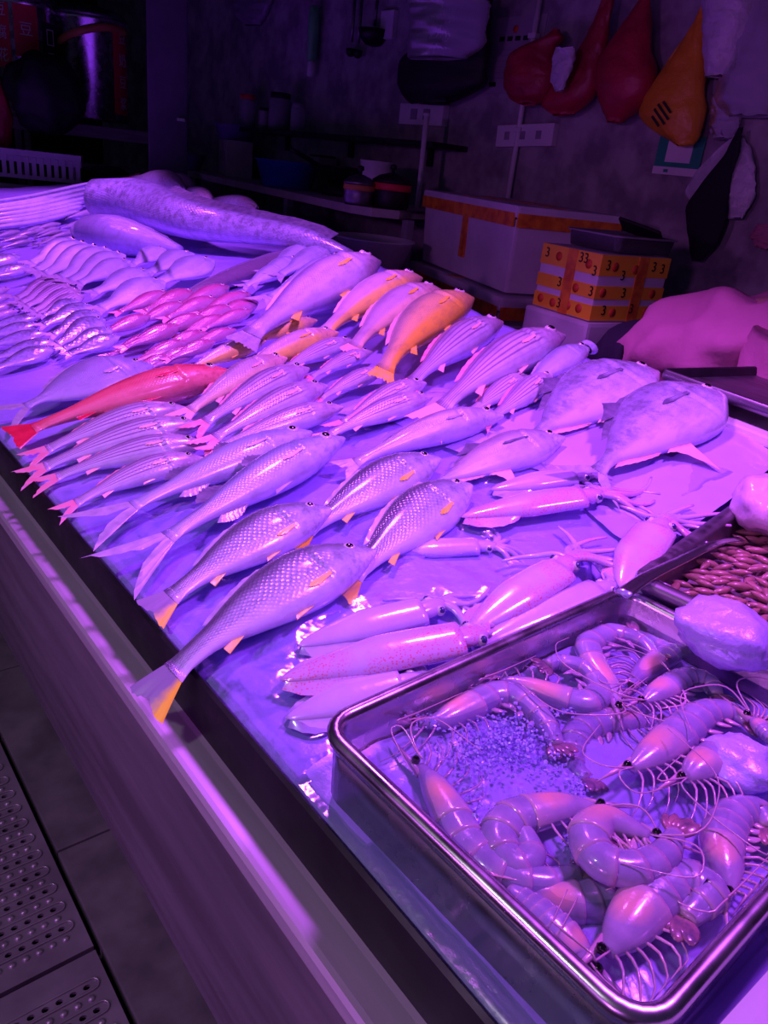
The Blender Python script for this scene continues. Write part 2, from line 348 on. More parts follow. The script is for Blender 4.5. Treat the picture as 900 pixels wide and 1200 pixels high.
# ================================================================== STRUCTURE
def strip(name, prof, y0, y1, mat, parent=None, ny=2, smooth=False):
    V = []; n = len(prof)
    for k in range(ny):
        y = y0+(y1-y0)*k/(ny-1); V += [(x, y, z) for x, z in prof]
    F = []
    for k in range(ny-1):
        for i in range(n-1): F.append((k*n+i, k*n+i+1, (k+1)*n+i+1, (k+1)*n+i))
    return mesh(name, V, F, mat, parent, smooth)
WX = 2.92
fl = box('floor', (1.5, 3, -.06), (9, 14, .06), M['grout']); tag(fl, 'dark wet floor base under the grey tiles and grates', 'floor', kind='structure')
for k, (x0, x1) in enumerate(((.262, .62), (-.9, -.345))):
    for j in range(-2, 4):
        y0 = 1.098 + .6*(j-1)
        box('tile', ((x0+x1)/2, y0+.3, -.014), (x1-x0-.004, .596, .028), M['tile'], fl, .003)
wr = box('wall_right', (WX+.06, 3, 1.3), (.12, 12, 3.0), M['wall']); tag(wr, 'mottled grey concrete wall behind the stall hung with bags', 'wall', kind='structure')
wf = box('wall_far', (.5, 8.1, 1.3), (5, .12, 3.0), M['darkwall']); tag(wf, 'dark far wall of the shop behind the steel urns', 'wall', kind='structure')
ce = box('ceiling', (1.5, 4.2, 2.85), (4, 9, .08), M['ceil']); tag(ce, 'dark ceiling over the stall', 'ceiling', kind='structure')
jb = box('door_1', (0, 0, 0), (.24, .08, 2.7), M['doorgrey'], None, .01); jb.location = atd(196, 60, 5.6)*np.array([1, 1, 0])+np.array([0, 0, 1.35]); jb.rotation_euler = (0, 0, -.42)
tag(jb, 'pale narrow door leaf standing in the dark between urns and kitchen table', 'door', kind='structure')
box('door_handle', (.08, -.065, -.02), (.05, .03, .02), M['steel_bright'], jb, .004)

# floor grates: two perforated panels with pressed studs and slotted ridges
def floor_grate(y0, y1, label):
    g = empty('floor_grate', label, 'floor grate', 'perforated steel floor grates', loc=(.0, y0, 0))
    X0, X1 = -.34, .254; L = y1-y0-.004; V = []; F = []; SV = []; SF = []; RV = []; RF = []
    def quad(a, b, c, d): k = len(V); V.extend([a, b, c, d]); F.append((k, k+1, k+2, k+3))
    p = .0205; rows = int((L-.05)/.043); nx = int((X1-X0-.05)/p); xs = X1-.022-nx*p; ys = .025
    quad((X0, 0, 0), (X1, 0, 0), (X1, ys, 0), (X0, ys, 0)); ye = ys+rows*.043; quad((X0, ye, 0), (X1, ye, 0), (X1, L, 0), (X0, L, 0))
    quad((X0, ys, 0), (xs, ys, 0), (xs, ye, 0), (X0, ye, 0)); quad((X1-.022, ys, 0), (X1, ys, 0), (X1, ye, 0), (X1-.022, ye, 0))
    quad((X0, 0, -.02), (X1, 0, -.02), (X1, 0, 0), (X0, 0, 0)); quad((X1, 0, -.02), (X1, L, -.02), (X1, L, 0), (X1, 0, 0)); quad((X0, L, -.02), (X0, L, 0), (X1, L, 0), (X1, L, -.02))
    for r in range(rows):
        ya = ys+r*.043; yb = ya+.0215; yc = ya+.043
        quad((xs, ya, 0), (X1-.022, ya, 0), (X1-.022, yb, 0), (xs, yb, 0))
        # a raised slot outline round each row of holes
        st = [(xs+.005+(nx*p-.01)*i/14, yb+.001, .0015) for i in range(15)]
        for i in range(1, 8): a = -math.pi/2+math.pi*i/8; st.append((X1-.024+.010*math.cos(a), (yb+yc)/2+.0098*math.sin(a), .0015))
        st += [(xs+nx*p-.005-(nx*p-.01)*i/14, yc-.001, .0015) for i in range(15)]
        v, f = tubegeo(st, .0019, 5, off=len(RV)); RV += v; RF += f
        for i in range(nx):
            xa = xs+i*p; cx = xa+p/2; cy = (yb+yc)/2; k = len(V)
            sq = [(xa, yb), (cx, yb), (xa+p, yb), (xa+p, cy), (xa+p, yc), (cx, yc), (xa, yc), (xa, cy)]
            V.extend([(x, y, 0) for x, y in sq])
            for z in (0, -.006):
                for q in range(8):
                    a = math.radians(225+45*q); V.append((cx+.0058*math.cos(a), cy+.0044*math.sin(a), z))
            for q in range(8):
                w = (q+1) % 8; F.append((k+q, k+w, k+8+w, k+8+q)); F.append((k+8+q, k+8+w, k+16+w, k+16+q))
            if r % 1 == 0:
                c2 = (xa+p/2, (ya+yb)/2); k = len(SV)
                for (rr, z) in ((.0062, 0), (.0052, .0024), (.003, .0038)):
                    for q in range(8): a = math.pi*q/4; SV.append((c2[0]+rr*math.cos(a), c2[1]+rr*math.sin(a), z))
                SV.append((c2[0], c2[1], .0042)); SF += grid_faces(3, 8, True, k); SF += [(k+16+q, k+16+(q+1) % 8, k+24) for q in range(8)]
    mesh('plate', V, F, M['grate'], g, False)
    tag(mesh('grip_stud', SV, SF, M['grate'], g), kind='stuff')
    tag(mesh('slot_ridge', RV, RF, M['grate'], g), kind='stuff')
    return g
floor_grate(.29, .878, 'perforated steel floor grate, the one with studs next to the counter foot')
floor_grate(.882, 1.47, 'perforated steel floor grate continuing along the grey tiles towards the stall end')
floor_grate(1.474, 2.06, 'perforated steel floor grate furthest along the front of the stall')

# ================================================================== COUNTER
Y0, Y1 = -.55, 5.6
ct = empty('fish_counter', 'long stainless steel fish counter with drip ledge in front of the ice', 'counter', loc=(0, 0, 0))
strip('front_panel', [(.372, 0), (.352, .03), (.318, .26), (.312, .268), (.266, .603), (.2665, .612)], Y0, Y1, M['steel_front'], ct, 12)
strip('ledge', [(.2665, .606), (.258, .606), (.256, .612), (.256, .626), (.259, .6305), (.264, .631), (.292, .627), (.2985, .627)], Y0, Y1, M['steel_ledge'], ct, 12)
strip('channel_wall', [(.2985, .6265), (.3, .66), (.302, .683), (.306, .686), (.309, .683), (.309, .55)], Y0, Y1, M['steel_dark'], ct, 12)
def xback(y): return float(np.interp(y, [-.6, .5, .9, 1.4, 2.4, 3.5, 6], [1.44, 1.46, 1.5, 1.58, 1.84, 1.93, 1.95]))
strip('back_panel', [(1.99, .0), (1.99, .70), (1.98, .705), (1.2, .70)], 2.3, Y1, M['steel_dark'], ct)
strip('back_shelf', [(1.70, .0), (1.70, .775), (1.69, .78), (1.2, .772)], Y0, 2.3, M['steel_dark'], ct)
box('counter_end', (1.14, Y1, .35), (1.66, .02, .7), M['steel_dark'], ct)

# ice bed (crushed ice under the fish): uncountable, one object
TR = dict(c=(.557, .266), w=.474, d=.334, rot=math.radians(2), z=.762)
def in_tray1(x, y, m=0.):
    dx, dy = x-TR['c'][0], y-TR['c'][1]; c, s = math.cos(-TR['rot']), math.sin(-TR['rot'])
    u, v = c*dx-s*dy, s*dx+c*dy
    return max(abs(u)-TR['w']/2, abs(v)-TR['d']/2)-m
from mathutils import noise as mn
def iceh(x, y):
    z = ice(x)+.006*mn.noise((x*6, y*6, 0))+.003*mn.noise((x*22, y*22, 3))
    z += .02*math.exp(-((x-1.5)/.35)**2)*max(0, min(1, (y-1.6)/1.5))*0
    d = in_tray1(x, y)
    if d < .06: z = min(z, .682+max(0., d-.004)*1.2)
    if x > .79 and y < .53: z = min(z, .70+max(0., y-.48)*1.5+max(0, .80-x))
    if x > 1.3 and y < .95: z = min(z, .775+max(0, 1.32-x)*2.)
    return z
V = []; F = []; ny = 330; nx = 84
for j in range(ny):
    y = Y0+.02+(Y1-Y0-.04)*j/(ny-1); xb = xback(y)
    xe = .3095+.004*abs(mn.noise((0, y*5, 0)))
    row = [(xe+.006, y, ICE0-.07), (xe, y, ICE0-.012)]
    for i in range(nx):
        x = xe+.003+(xb-xe-.003)*i/(nx-1); row.append((x, y, iceh(x, y)-(.004 if i == 0 else 0)))
    row += [(xb+.01, y, iceh(xb, y)-.03), (xb+.02, y, .705)]
    V += row
F = grid_faces(ny, nx+4, False); F = [f[::-1] for f in F]
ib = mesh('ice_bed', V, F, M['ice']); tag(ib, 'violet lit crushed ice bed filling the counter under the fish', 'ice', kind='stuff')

# clear film draped over the ice between perch, squid and trays
V = []; F = []; nx, ny = 110, 120
for j in range(ny):
    for i in range(nx):
        x = .313+.90*i/(nx-1); y = -.3+1.45*j/(ny-1)
        wv = .011*abs(mn.noise((x*7, y*9, 1)))+.007*abs(mn.noise((x*19, y*15+4, 2)))+.0035*mn.noise((x*45, y*40, 5))
        z = iceh(x, y)+.005+wv
        d = in_tray1(x, y)
        if d < .02: z = min(z, .683)
        if x < .33: z = min(z, .694)+.002*mn.noise((x*30, y*25, 9))
        V.append((x, y, z))
F = grid_faces(ny, nx, False)
F = [f for f in F if not (in_tray1(V[f[0]][0], V[f[0]][1]) < -.004 or (V[f[0]][0] > .78 and V[f[0]][1] < .50))]
fi = mesh('plastic_sheet', V, F, M['film']); tag(fi, 'wrinkled clear plastic sheet laid over the ice around the squid', 'plastic sheet')

V = []; nx, ny = 60, 60
for j in range(ny):
    for i in range(nx):
        u, v = i/(nx-1), j/(ny-1); x = .90+.55*u+.05*math.sin(v*4)*(1-u)-.02*(1-u)*math.sin(v*13); ya = .455+.12*(x-.8); y = ya+(1.16-ya)*v+.02*math.sin(u*7)*v
        ed_ = min(1, 8*min(u, v, 1-u, 1-v)); V.append((x, y, ice(x)+.004+.007*ed_+.005*abs(mn.noise((x*5, y*14, 3)))+.0015*mn.noise((x*30, y*60, 5))))
F = grid_faces(ny, nx, False)
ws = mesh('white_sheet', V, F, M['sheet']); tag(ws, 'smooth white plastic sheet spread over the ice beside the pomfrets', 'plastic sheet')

# shrimp tray
Tm = Matrix.Translation((TR['c'][0], TR['c'][1], TR['z'])) @ rotz(TR['rot'])
st = empty('steel_tray', 'large stainless steel tray holding big shrimps in icy water', 'tray', M=Tm)
RIM = [(.012, -.072), (.008, -.07), (.006, -.02), (.005, -.012), (.0005, -.009), (-.0005, -.004), (.002, 0), (.008, .0015), (.0125, -.001), (.0145, -.006), (.018, -.05), (.026, -.064), (.05, -.067)]
traymesh('tray_body', TR['w'], TR['d'], RIM, M['steel_bright'], st, .036)
SLZ, WAZ = TR['z']-.042, TR['z']-.026
# slush bed and water in the tray
V = []; nx, ny = 60, 44
for j in range(ny):
    for i in range(nx):
        x = (i/(nx-1)-.5)*(TR['w']-.040); y = (j/(ny-1)-.5)*(TR['d']-.040)
        V.append(Tm @ Vector((x, y, SLZ-TR['z']+.006*mn.noise((x*16, y*16, 7))+.003*mn.noise((x*45, y*45, 2)))))
sl = mesh('ice_slush', V, grid_faces(ny, nx, False), M['slush']); tag(sl, 'milky ice slush lying under the shrimps in the steel tray', 'ice', kind='stuff')
wv = [Tm @ Vector((x, y, WAZ-TR['z'])) for x, y in rrect(TR['w']-.034, TR['d']-.034, .02)]
wo = mesh('tray_water', wv, [tuple(range(len(wv)))], M['water'], None, False); tag(wo, 'shallow clear water around the shrimps in the steel tray', 'water', kind='stuff')

# second tray
a2 = math.radians(7); ex = unit((math.cos(a2), math.sin(a2), .085)); ez = unit(np.cross(ex, (math.sin(a2), -math.cos(a2), 0))*-1); ey = np.cross(ez, ex)
T2c = np.array([.786, .436, .776])+ex*.26-ey*.20
T2 = frame(T2c, ex, ey, ez)
s2 = empty('steel_tray', 'deep dark rimmed steel tray holding brown shellfish and an ice lump', 'tray', M=T2)
traymesh('tray_body', .52, .40, [(.012, -.062), (.008, -.06), (.006, -.02), (0, -.012), (-.001, -.004), (.002, 0), (.012, .0015), (.019, -.001), (.021, -.006), (.026, -.045), (.034, -.053), (.06, -.054)], M['steel'], s2, .03)

# ================================================================== FISH
def smoothcurve(pts, s):
    x = np.array([p[0] for p in pts]); y = np.array([p[1] for p in pts])
    # monotone cubic-like: Catmull-Rom tangents
    m = np.gradient(y, x); i = np.clip(np.searchsorted(x, s)-1, 0, len(x)-2); h = x[i+1]-x[i]; t = (s-x[i])/h
    return (2*t**3-3*t**2+1)*y[i]+(t**3-2*t**2+t)*h*m[i]+(-2*t**3+3*t**2)*y[i+1]+(t**3-t**2)*h*m[i+1]
P_TOP = [(0, .042), (.12, .05), (.3, .095), (.5, .14), (.66, .15), (.8, .125), (.92, .075), (1, .018)]
P_BOT = [(0, .042), (.12, .05), (.3, .09), (.5, .128), (.66, .132), (.8, .105), (.92, .06), (1, .018)]
P_TH = [(0, .016), (.15, .03), (.4, .064), (.62, .082), (.78, .076), (.92, .045), (1, .012)]
def sc(p, k): return [(s, v*k) for s, v in p]
POM_TOP = [(0, .03), (.06, .035), (.18, .085), (.38, .165), (.58, .215), (.74, .205), (.9, .108), (1, .018)]
POM_BOT = [(0, .03), (.06, .035), (.18, .085), (.38, .155), (.58, .20), (.74, .185), (.9, .09), (1, .018)]
KINDS = {
 'perch': dict(top=P_TOP, bot=P_BOT, th=P_TH, tail=.17, fork=.15, span=0.085, mat='perch', tailm='tailmix', dorsal='fin_violet', pec='fin_orange', pel='fin_orange', dh=.026, pw=-.38),
 'thread': dict(top=sc(P_TOP, .76), bot=sc(P_BOT, .74), th=sc(P_TH, .9), tail=.26, fork=.78, span=0.1, mat='thread', tailm='fin_violet', dorsal='fin_dark', pec='fin_peach', pel='fin_violet', dh=.05, two=True),
 'threadp': dict(top=sc(P_TOP, .76), bot=sc(P_BOT, .74), th=sc(P_TH, .9), tail=.26, fork=.78, span=0.1, mat='threadp', tailm='fin_violet', dorsal='fin_dark', pec='fin_violet', pel='fin_violet', dh=.05, two=True),
 'stripe': dict(top=sc(P_TOP, .88), bot=sc(P_BOT, .85), th=sc(P_TH, .95), tail=.2, fork=.6, span=0.07, mat='stripe', tailm='fin_pink', dorsal='fin_pink', pec='fin_peach', pel='fin_peach', dh=.02),
 'croaker': dict(top=sc(P_TOP, .9), bot=sc(P_BOT, .95), th=P_TH, tail=.13, fork=.1, span=0.05, mat='croaker', tailm='fin_orange', dorsal='fin_peach', pec='fin_orange', pel='fin_orange', dh=.02),
 'silver': dict(top=sc(P_TOP, .95), bot=sc(P_BOT, .95), th=sc(P_TH, .85), tail=.18, fork=.5, span=0.08, mat='silver', tailm='fin_violet', dorsal='fin_violet', pec=None, pel=None, dh=.016),
 'pinkfish': dict(top=sc(P_TOP, .8), bot=sc(P_BOT, .8), th=sc(P_TH, 1.), tail=.18, fork=.4, span=0.07, mat='pinkfish', tailm='fin_pink', dorsal='fin_pink', pec=None, pel='fin_pink', dh=.02),
 'red': dict(top=sc(P_TOP, .80), bot=sc(P_BOT, .78), th=P_TH, tail=.15, fork=.12, span=0.085, mat='redfish', tailm='fin_red', dorsal='fin_red', pec='fin_red', pel='fin_red', dh=.02),
 'pomfret': dict(top=POM_TOP, bot=POM_BOT, th=sc(P_TH, .95), tail=.16, fork=.7, span=0.13, mat='pomfret', tailm='fin_violet', dorsal='fin_dark', pec='fin_dark', pel='fin_peach', dh=.03, falc=True),
 'jack': dict(top=sc(POM_TOP, .72), bot=sc(POM_BOT, .72), th=sc(P_TH, .95), tail=.17, fork=.7, span=0.12, mat='jack', tailm='fin_violet', dorsal='fin_dark', pec='fin_dark', pel='fin_peach', dh=.024, falc=True),
 'grey': dict(top=sc(POM_TOP, .8), bot=sc(POM_BOT, .8), th=sc(P_TH, .9), tail=.24, fork=.8, span=0.14, mat='greyfish', tailm='fin_violet', dorsal='fin_violet', pec='fin_violet', pel=None, dh=.03),
 'whiting': dict(top=sc(P_TOP, .84), bot=sc(P_BOT, .78), th=P_TH, tail=.16, fork=.4, span=0.08, mat='jack', tailm='fin_violet', dorsal='fin_dark', pec='fin_violet', pel=None, dh=.014),
}
NICE = unit((-ICEK, 0, 1))
def finmesh(name, base, tip, mat, parent, B, rows=5, rid=.0012):
    base = np.asarray(base, float); tip = np.asarray(tip, float); n = len(base); V = []; uv = []
    for r in range(rows):
        t = r/(rows-1)
        for i in range(n):
            p = base[i]*(1-t)+tip[i]*t; p = p+np.array([0, 0, (rid if i % 2 else -rid)*min(1, t*2.5)]); V.append(B(p)); uv.append((i/(n-1), t))
    return mesh(name, V, grid_faces(rows, n, False), mat, parent, True, {'lw': uv})
def fish(kind, hp, tp, label, group=None, lift=0., roll=16, arch=.0, depth=1., cat='fish', name=None, mat=None, tailm=None, eye=True, fins=True, droop=0., nr=46, ns=26, tailtwist=0., mouth=0., plane=None):
    K = KINDS[kind]; at = plane if plane else atice
    for it in range(2):
        L = .3 if it == 0 else L
        th = max(v for _, v in K['th'])*L*(1-K['tail'])
        hh = max(v for _, v in K['bot'])*depth*L*(1-K['tail'])
        off = lift+max(th*.9, hh*math.sin(math.radians(abs(roll)))*.85+th*.35)
        H = at(*hp, off); T = at(*tp, off*.75); L = float(np.linalg.norm(H-T))
    e1 = (H-T)/L; n = unit(NICE-e1*(NICE@e1)); e2 = np.cross(n, e1)
    a = math.radians(roll); y2 = e2*math.cos(a)+n*math.sin(a); z2 = n*math.cos(a)-e2*math.sin(a)
    root = empty(name or (kind if kind in () else 'fish'), label, cat, group, M=frame((H+T)/2, e1, y2, z2))
    tl = K['tail']*L; Lb = L-tl; hl = L/2
    def B(p):
        s = (p[0]+hl)/L; q = (s-.55)
        return (p[0], p[1]-arch*L*(q*q*4-.15), p[2]-droop*L*max(0, .3-s)**2*6)
    nose = np.array([.95, .968, .982, .991, .997, 1.])
    if nr >= 40: S = np.concatenate([np.linspace(0, .62, nr-6-18-4), np.linspace(.635, .79, 18), np.linspace(.82, .93, 4), nose])
    else: S = np.concatenate([np.linspace(0, .92, nr-6), nose])
    top = smoothcurve(K['top'], S)*depth*Lb; bot = smoothcurve(K['bot'], S)*depth*Lb; thk = np.maximum(smoothcurve(K['th'], S)*Lb, .001)
    V = []; lw = []; me = []
    gs = .735
    # two extra rings flatten the tail root into the fin
    rings = [(-.06, .16, 1.22), (-.025, .55, 1.06)]
    for i, s in [(0, a) for a, _, _ in rings]+list(enumerate(S)):
        yc = (top[i]-bot[i])/2; hh = (top[i]+bot[i])/2; x = -hl+tl+s*Lb; zk = 1.
        for a, f_, w_ in rings:
            if s == a: zk = f_; hh *= w_
        for j in range(ns+1):
            an = 2*math.pi*j/ns+math.pi/2
            c, sn = math.cos(an), math.sin(an); y = yc+hh*sn; z = zk*thk[i]*math.copysign(abs(c)**.85, c)
            g = s-(gs-.05*(1-sn*sn)+.012*sn)          # gill cover edge
            z *= 1+.06*math.exp(-((g-.016)/.022)**2)-.10*math.exp(-((g+.006)/.011)**2)-.06*math.exp(-((s-.83+.03*sn)/.012)**2)*(1-sn*sn)
            if s > .91: z *= 1-.34*math.exp(-((sn+.22)/.09)**2)*(1 if s < .995 else 0)      # mouth line
            V.append(B((x, y, z))); lw.append((max(0, s), .5+.5*sn)); me.append((s*Lb, (an-math.pi/2)*(max(top)+max(bot))*.5))
    m = ns+1
    nr += 2; F = grid_faces(nr, m, False)
    # nose and tail caps
    F.append(tuple(j for j in range(ns))); F.append(tuple((nr-1)*m+j for j in range(ns))[::-1]); nr -= 2
    mesh('body', V, F, M[mat or K['mat']], root, True, {'lw': lw, 'metre': me})
    def surf(s, w):                                   # point on the upper flank
        i = np.interp(s, S, np.arange(nr)); tt = np.interp(i, np.arange(nr), top); bb = np.interp(i, np.arange(nr), bot); k = np.interp(i, np.arange(nr), thk)
        return np.array([-hl+tl+s*Lb, (tt-bb)/2+(tt+bb)/2*w, k*max(0, 1-w*w)**.42])
    # tail fin
    nt_ = 17; base = []; tip = []; sp = K['span']*L
    for k in range(nt_):
        q = -1+2*k/(nt_-1); base.append((-hl+tl-.03*L, q*(top[0]+bot[0])*.48+(top[0]-bot[0])/2, 0))
        ln = tl*(1-K['fork']*(1-abs(q)**.75)) if K['fork'] >= 0 else tl*(1+K['fork']*abs(q)**2)
        rag = random.uniform(-.02, .02)*tl; edge_ = .06*tl*max(0, abs(q)-.8)*5 if K['fork'] < .4 else 0
        tip.append((-hl+tl-ln+rag+edge_, q*sp*(1 if K['fork'] < .4 else (.5+.5*abs(q))), tailtwist*q*L+random.uniform(-.003, .003)*L))
    finmesh('tail_fin', base, tip, M[tailm or K['tailm']], root, B, 7, .0006*L/.3)
    if fins:
        def dors(a, b, h, mat, nm='dorsal_fin', side=1):
            bs = []; tp_ = []
            for k in range(13):
                s = a+(b-a)*k/12; p = surf(s, .97*side); p[2] = 0; f = math.sin(math.pi*min(1, max(0, .12+.8*k/12)))**.7
                bs.append(p); tp_.append(p+np.array([-.03*L, side*h*.62*L*f*(.94+.12*(k % 2)), -.004*L]))
            finmesh(nm, bs, tp_, M[mat], root, B, 3, .0008)
        if K.get('two'): dors(.52, .64, K['dh']*1.4, K['dorsal']); dors(.2, .34, K['dh']*1.3, K['dorsal']); dors(.18, .32, K['dh'], K['pel'], 'anal_fin', -1)
        else: dors(.18, .66, K['dh'], K['dorsal'])
        if K.get('falc'):
            for (a, b, sd, nm, mt) in ((.34, .46, -1, 'anal_fin', 'fin_peach'), (.34, .48, 1, 'dorsal_fin', K['dorsal'])):
                bs = []; tp_ = []
                for k in range(9):
                    s = b-(b-a)*k/8; p = surf(s, .95*sd); p[2] = .2*p[2]; bs.append(p)
                    tp_.append(p+np.array([-(.04+.025*(1-k/8)**2 if sd < 0 else .09)*L, sd*(.012+(.135 if sd < 0 else .03)*(1-k/8)**3)*L, .002]))
                finmesh(nm, bs, tp_, M[mt], root, B, 4, .0006)
            dors(.06, .30, .012, K['pel'], 'anal_fin', -1)
        elif K['pel']:
            for (s0, ln, hg, nm) in ((.58, .12, .022, 'pelvic_fin'), (.24, .09, .028, 'anal_fin')):
                if K.get('two') and nm == 'anal_fin': continue
                bs = []; tp_ = []
                for k in range(8):
                    s = s0-.05*k/7; p = surf(s, -.93); p[2] *= .5; bs.append(p)
                    tp_.append(p+np.array([-(ln*.55+ln*.45*(1-k/7))*L, -hg*L*(1-k/7*.7), .006*L]))
                finmesh(nm, bs, tp_, M[K['pel']], root, B, 4, .0007)
        if K['pec']:
            bs = []; tp_ = []
            for k in range(9):
                q = k/8; fl_ = K.get('falc', False); pw = K.get('pw', 0.); p = surf(.695, pw-.10-.10*q+(.2 if fl_ else 0)); p[2] += .0008; bs.append(p)
                a_ = (q-.5)*(.35 if fl_ else .62)+(.0 if fl_ else .25); ln = (.20 if fl_ else .135)*(1-.5*abs(q-.4)); r = surf(.695-ln*math.cos(a_), max(-.93, pw-.14+(.22 if fl_ else 0)-ln*3.2*math.sin(a_))); r[2] += .0015; tp_.append(r)
            finmesh('pectoral_fin', bs, tp_, M[K['pec']], root, B, 4, .0007)
    if mouth:
        V = []; rr = mouth*L; x0 = hl-.012*L
        for (r_, dx) in ((.75, -.03), (1.0, .012), (1.06, .022), (.92, .026), (.8, .012), (.5, -.02), (.05, -.035)):
            for j in range(14): a_ = 2*math.pi*j/14; V.append(B((x0+dx*L, rr*r_*math.cos(a_)*1.25, rr*r_*math.sin(a_)*.8)))
        mo = mesh('mouth', V[:70], grid_faces(5, 14), M[mat or K['mat']], root, True, {'lw': [(1, .6)]*70, 'metre': [(0, 0)]*70}); mesh('throat', V[56:], grid_faces(3, 14), M['throat'], mo)
    if eye:
        p = surf(.885, .22); er = .022*L; p[2] *= .96; ev = []; prof = ((1, 0), (.92, .22), (.65, .40), (.3, .5))
        def cap(nm, r, hgt, par, mt, lift_=0):
            V = []
            for (rr, z) in prof:
                for j in range(12): a_ = 2*math.pi*j/12; V.append(B(p+np.array([r*rr*math.cos(a_), r*rr*math.sin(a_), hgt*z*r+lift_])))
            return mesh(nm, V, grid_faces(4, 12)+[tuple(36+j for j in range(12))], M[mt], par)
        eo = cap('eye', er, .9, root, 'eye'); cap('pupil', er*.62, .8, eo, 'pupil', er*.30)
    return root
def fishes(kind, lst, label, group, **kw):
    for q, t in enumerate(lst):
        k2 = dict(kw)
        if len(t) > 4: k2.update(t[4])
        fish(kind, t[0:2], t[2:4], label if isinstance(label, str) else label[q], group, **k2)

# --- perch in the front row
fish('perch', (430, 640), (155, 800), 'largest scaled perch, its orange tipped tail hanging over the counter edge', None, .012, 14, .05, 1.10, droop=.12)
fish('perch', (380, 592), (163, 712), 'scaled perch with orange fins lying beside the two fork-tailed fish', None, .012, 16, .05, 1.08)
fish('perch', (511, 535), (330, 632), 'scaled perch with orange fins, its tail tucked under another perch head', None, .004, 18, .03, 1.02)
fish('perch', (547, 566), (385, 690), 'scaled perch with dark back whose tail lies behind the largest perch head', None, .004, 18, .03, 1.12)
fish('thread', (399, 512), (118, 672), 'slim silver fish with long forked tail and visible eye beside the perch', None, .016, 16, .02, .95)
fish('threadp', (362, 505), (82, 622), 'slim smooth blue-grey fish with forked tail touching the counter edge', None, .012, 14, .02, .98)
fish('whiting', (584, 483), (388, 545), 'plain silver fish with dark back above the scaled perch', None, .012, 18, .05, .92)
fish('jack', (657, 510), (478, 575), 'oval silver fish with brownish back and long pointed fin beside the squid', None, .008, 15, .04, 1.0)
fish('pomfret', (762, 432), (592, 520), 'broad silver pomfret behind the largest one, its fin pointing to the ice', None, .008, 16, .05, .88)
fish('pomfret', (839, 458), (668, 560), 'largest broad silver pomfret with orange tipped fin next to the scale', None, .02, 14, .05, .92)
fish('silver', (688, 406), (600, 460), 'small silver fish with its mouth gaping open by the pomfret', None, .03, 20, .02, .85, mouth=.05)
# --- right-hand back row
fish('stripe', (652, 389), (478, 492), 'biggest striped fish with yellow fin beside the gaping fish', None, .03, 20, .05, .80, tailm='fin_peach')
fish('stripe', (582, 375), (455, 460), 'striped pink fish beside the orange croaker', None, .025, 20, .04, .80)
fishes('stripe', [(647, 440, 560, 500), (617, 440, 535, 492)], ['small striped fish resting against the pomfret', 'small striped fish resting against the biggest striped fish'], 'small striped fish by the pomfret', lift=.02, roll=22, depth=.9)
fish('croaker', (543, 346), (425, 436), 'bright orange croaker with its whole belly golden', None, .035, 16, .06, .84)
fish('croaker', (508, 337), (395, 408), 'pale croaker with scaly flank right behind the bright orange one', None, .03, 18, .05, .80, mat='croakerp', tailm='fin_peach')
fish('croaker', (486, 323), (360, 390), 'pale croaker with smooth flank between large silver fish and other croakers', None, .03, 18, .05, .78, mat='croakery', tailm='fin_peach')
fish('croaker', (438, 305), (268, 398), 'large silver fish with rows of scales and rosy head', None, .03, 18, .03, .74, mat='bigsilver', tailm='fin_violet')
fish('silver', (404, 303), (300, 356), 'slim silver fish alongside the large scaly silver fish', None, .02, 16, .0, .62)
fishes('silver', [(388, 293, 318, 326), (366, 291, 306, 322), (350, 304, 290, 334), (336, 312, 280, 338)], 'small silver fish heaped against the dark eel', 'small silver fish by the eel', lift=.03, roll=22, depth=1.0, fins=False)
fishes('croaker', [(369, 374, 278, 404), (392, 388, 262, 440), (308, 398, 208, 436)], ['yellow bellied croaker lying under the large scaly silver fish', 'longest yellow bellied croaker beside the striped fish', 'yellow bellied croaker with its tail by the red fish head'], 'yellow bellied croakers by the pink fish', lift=.025, roll=18, depth=.85, mat='croakery', arch=.04)
# --- middle striped rows
fishes('stripe', [(412, 398, 310, 440), (434, 411, 350, 446), (448, 432, 360, 472), (496, 447, 380, 503), (504, 463, 360, 516)],
       ['striped fish touching the yellow bellied croakers', 'half covered striped fish between two croakers and a shorter striped fish', 'short striped fish with a dark eye in the middle of the upper striped row', 'striped fish next to the last one above the dark backed silver fish', 'striped fish lying directly against the dark backed silver fish'], 'striped fish in the upper row', lift=.018, roll=22, depth=.9, arch=.03)
fishes('stripe', [(332, 418, 196, 492, dict(mat='croakerp', tailm='fin_peach')), (358, 430, 212, 506), (380, 450, 222, 524), (399, 475, 228, 530)],
       ['pale unstriped fish lying against the head of the red fish', 'striped fish next to the pale unstriped fish by the red fish head', 'striped fish in the middle row, one away from the smooth blue-grey fish', 'striped fish whose belly rests against the smooth blue-grey fish'], 'striped fish in the middle row', lift=.018, roll=22, depth=.9, arch=.03)
fishes('stripe', [(216, 474, 18, 532), (232, 492, 12, 552), (238, 514, 30, 562), (234, 532, 55, 596)],
       ['pink tailed striped fish tucked directly under the belly of the red fish', 'second pink tailed striped fish counted from the red fish', 'third pink tailed striped fish counted from the red fish', 'pink tailed striped fish lying next to the smooth blue-grey fish'], 'striped fish with pink tails', lift=.008, roll=22, depth=1.0, arch=.07)
fish('red', (268, 433), (4, 506), 'bright red fish with squared tail lying over the ice', None, .022, 14, .045, 1.0)
fish('grey', (174, 425), (-14, 488), 'plump smooth grey-violet fish with deep forked tail above the red fish', None, .02, 18, .05, 1.4)
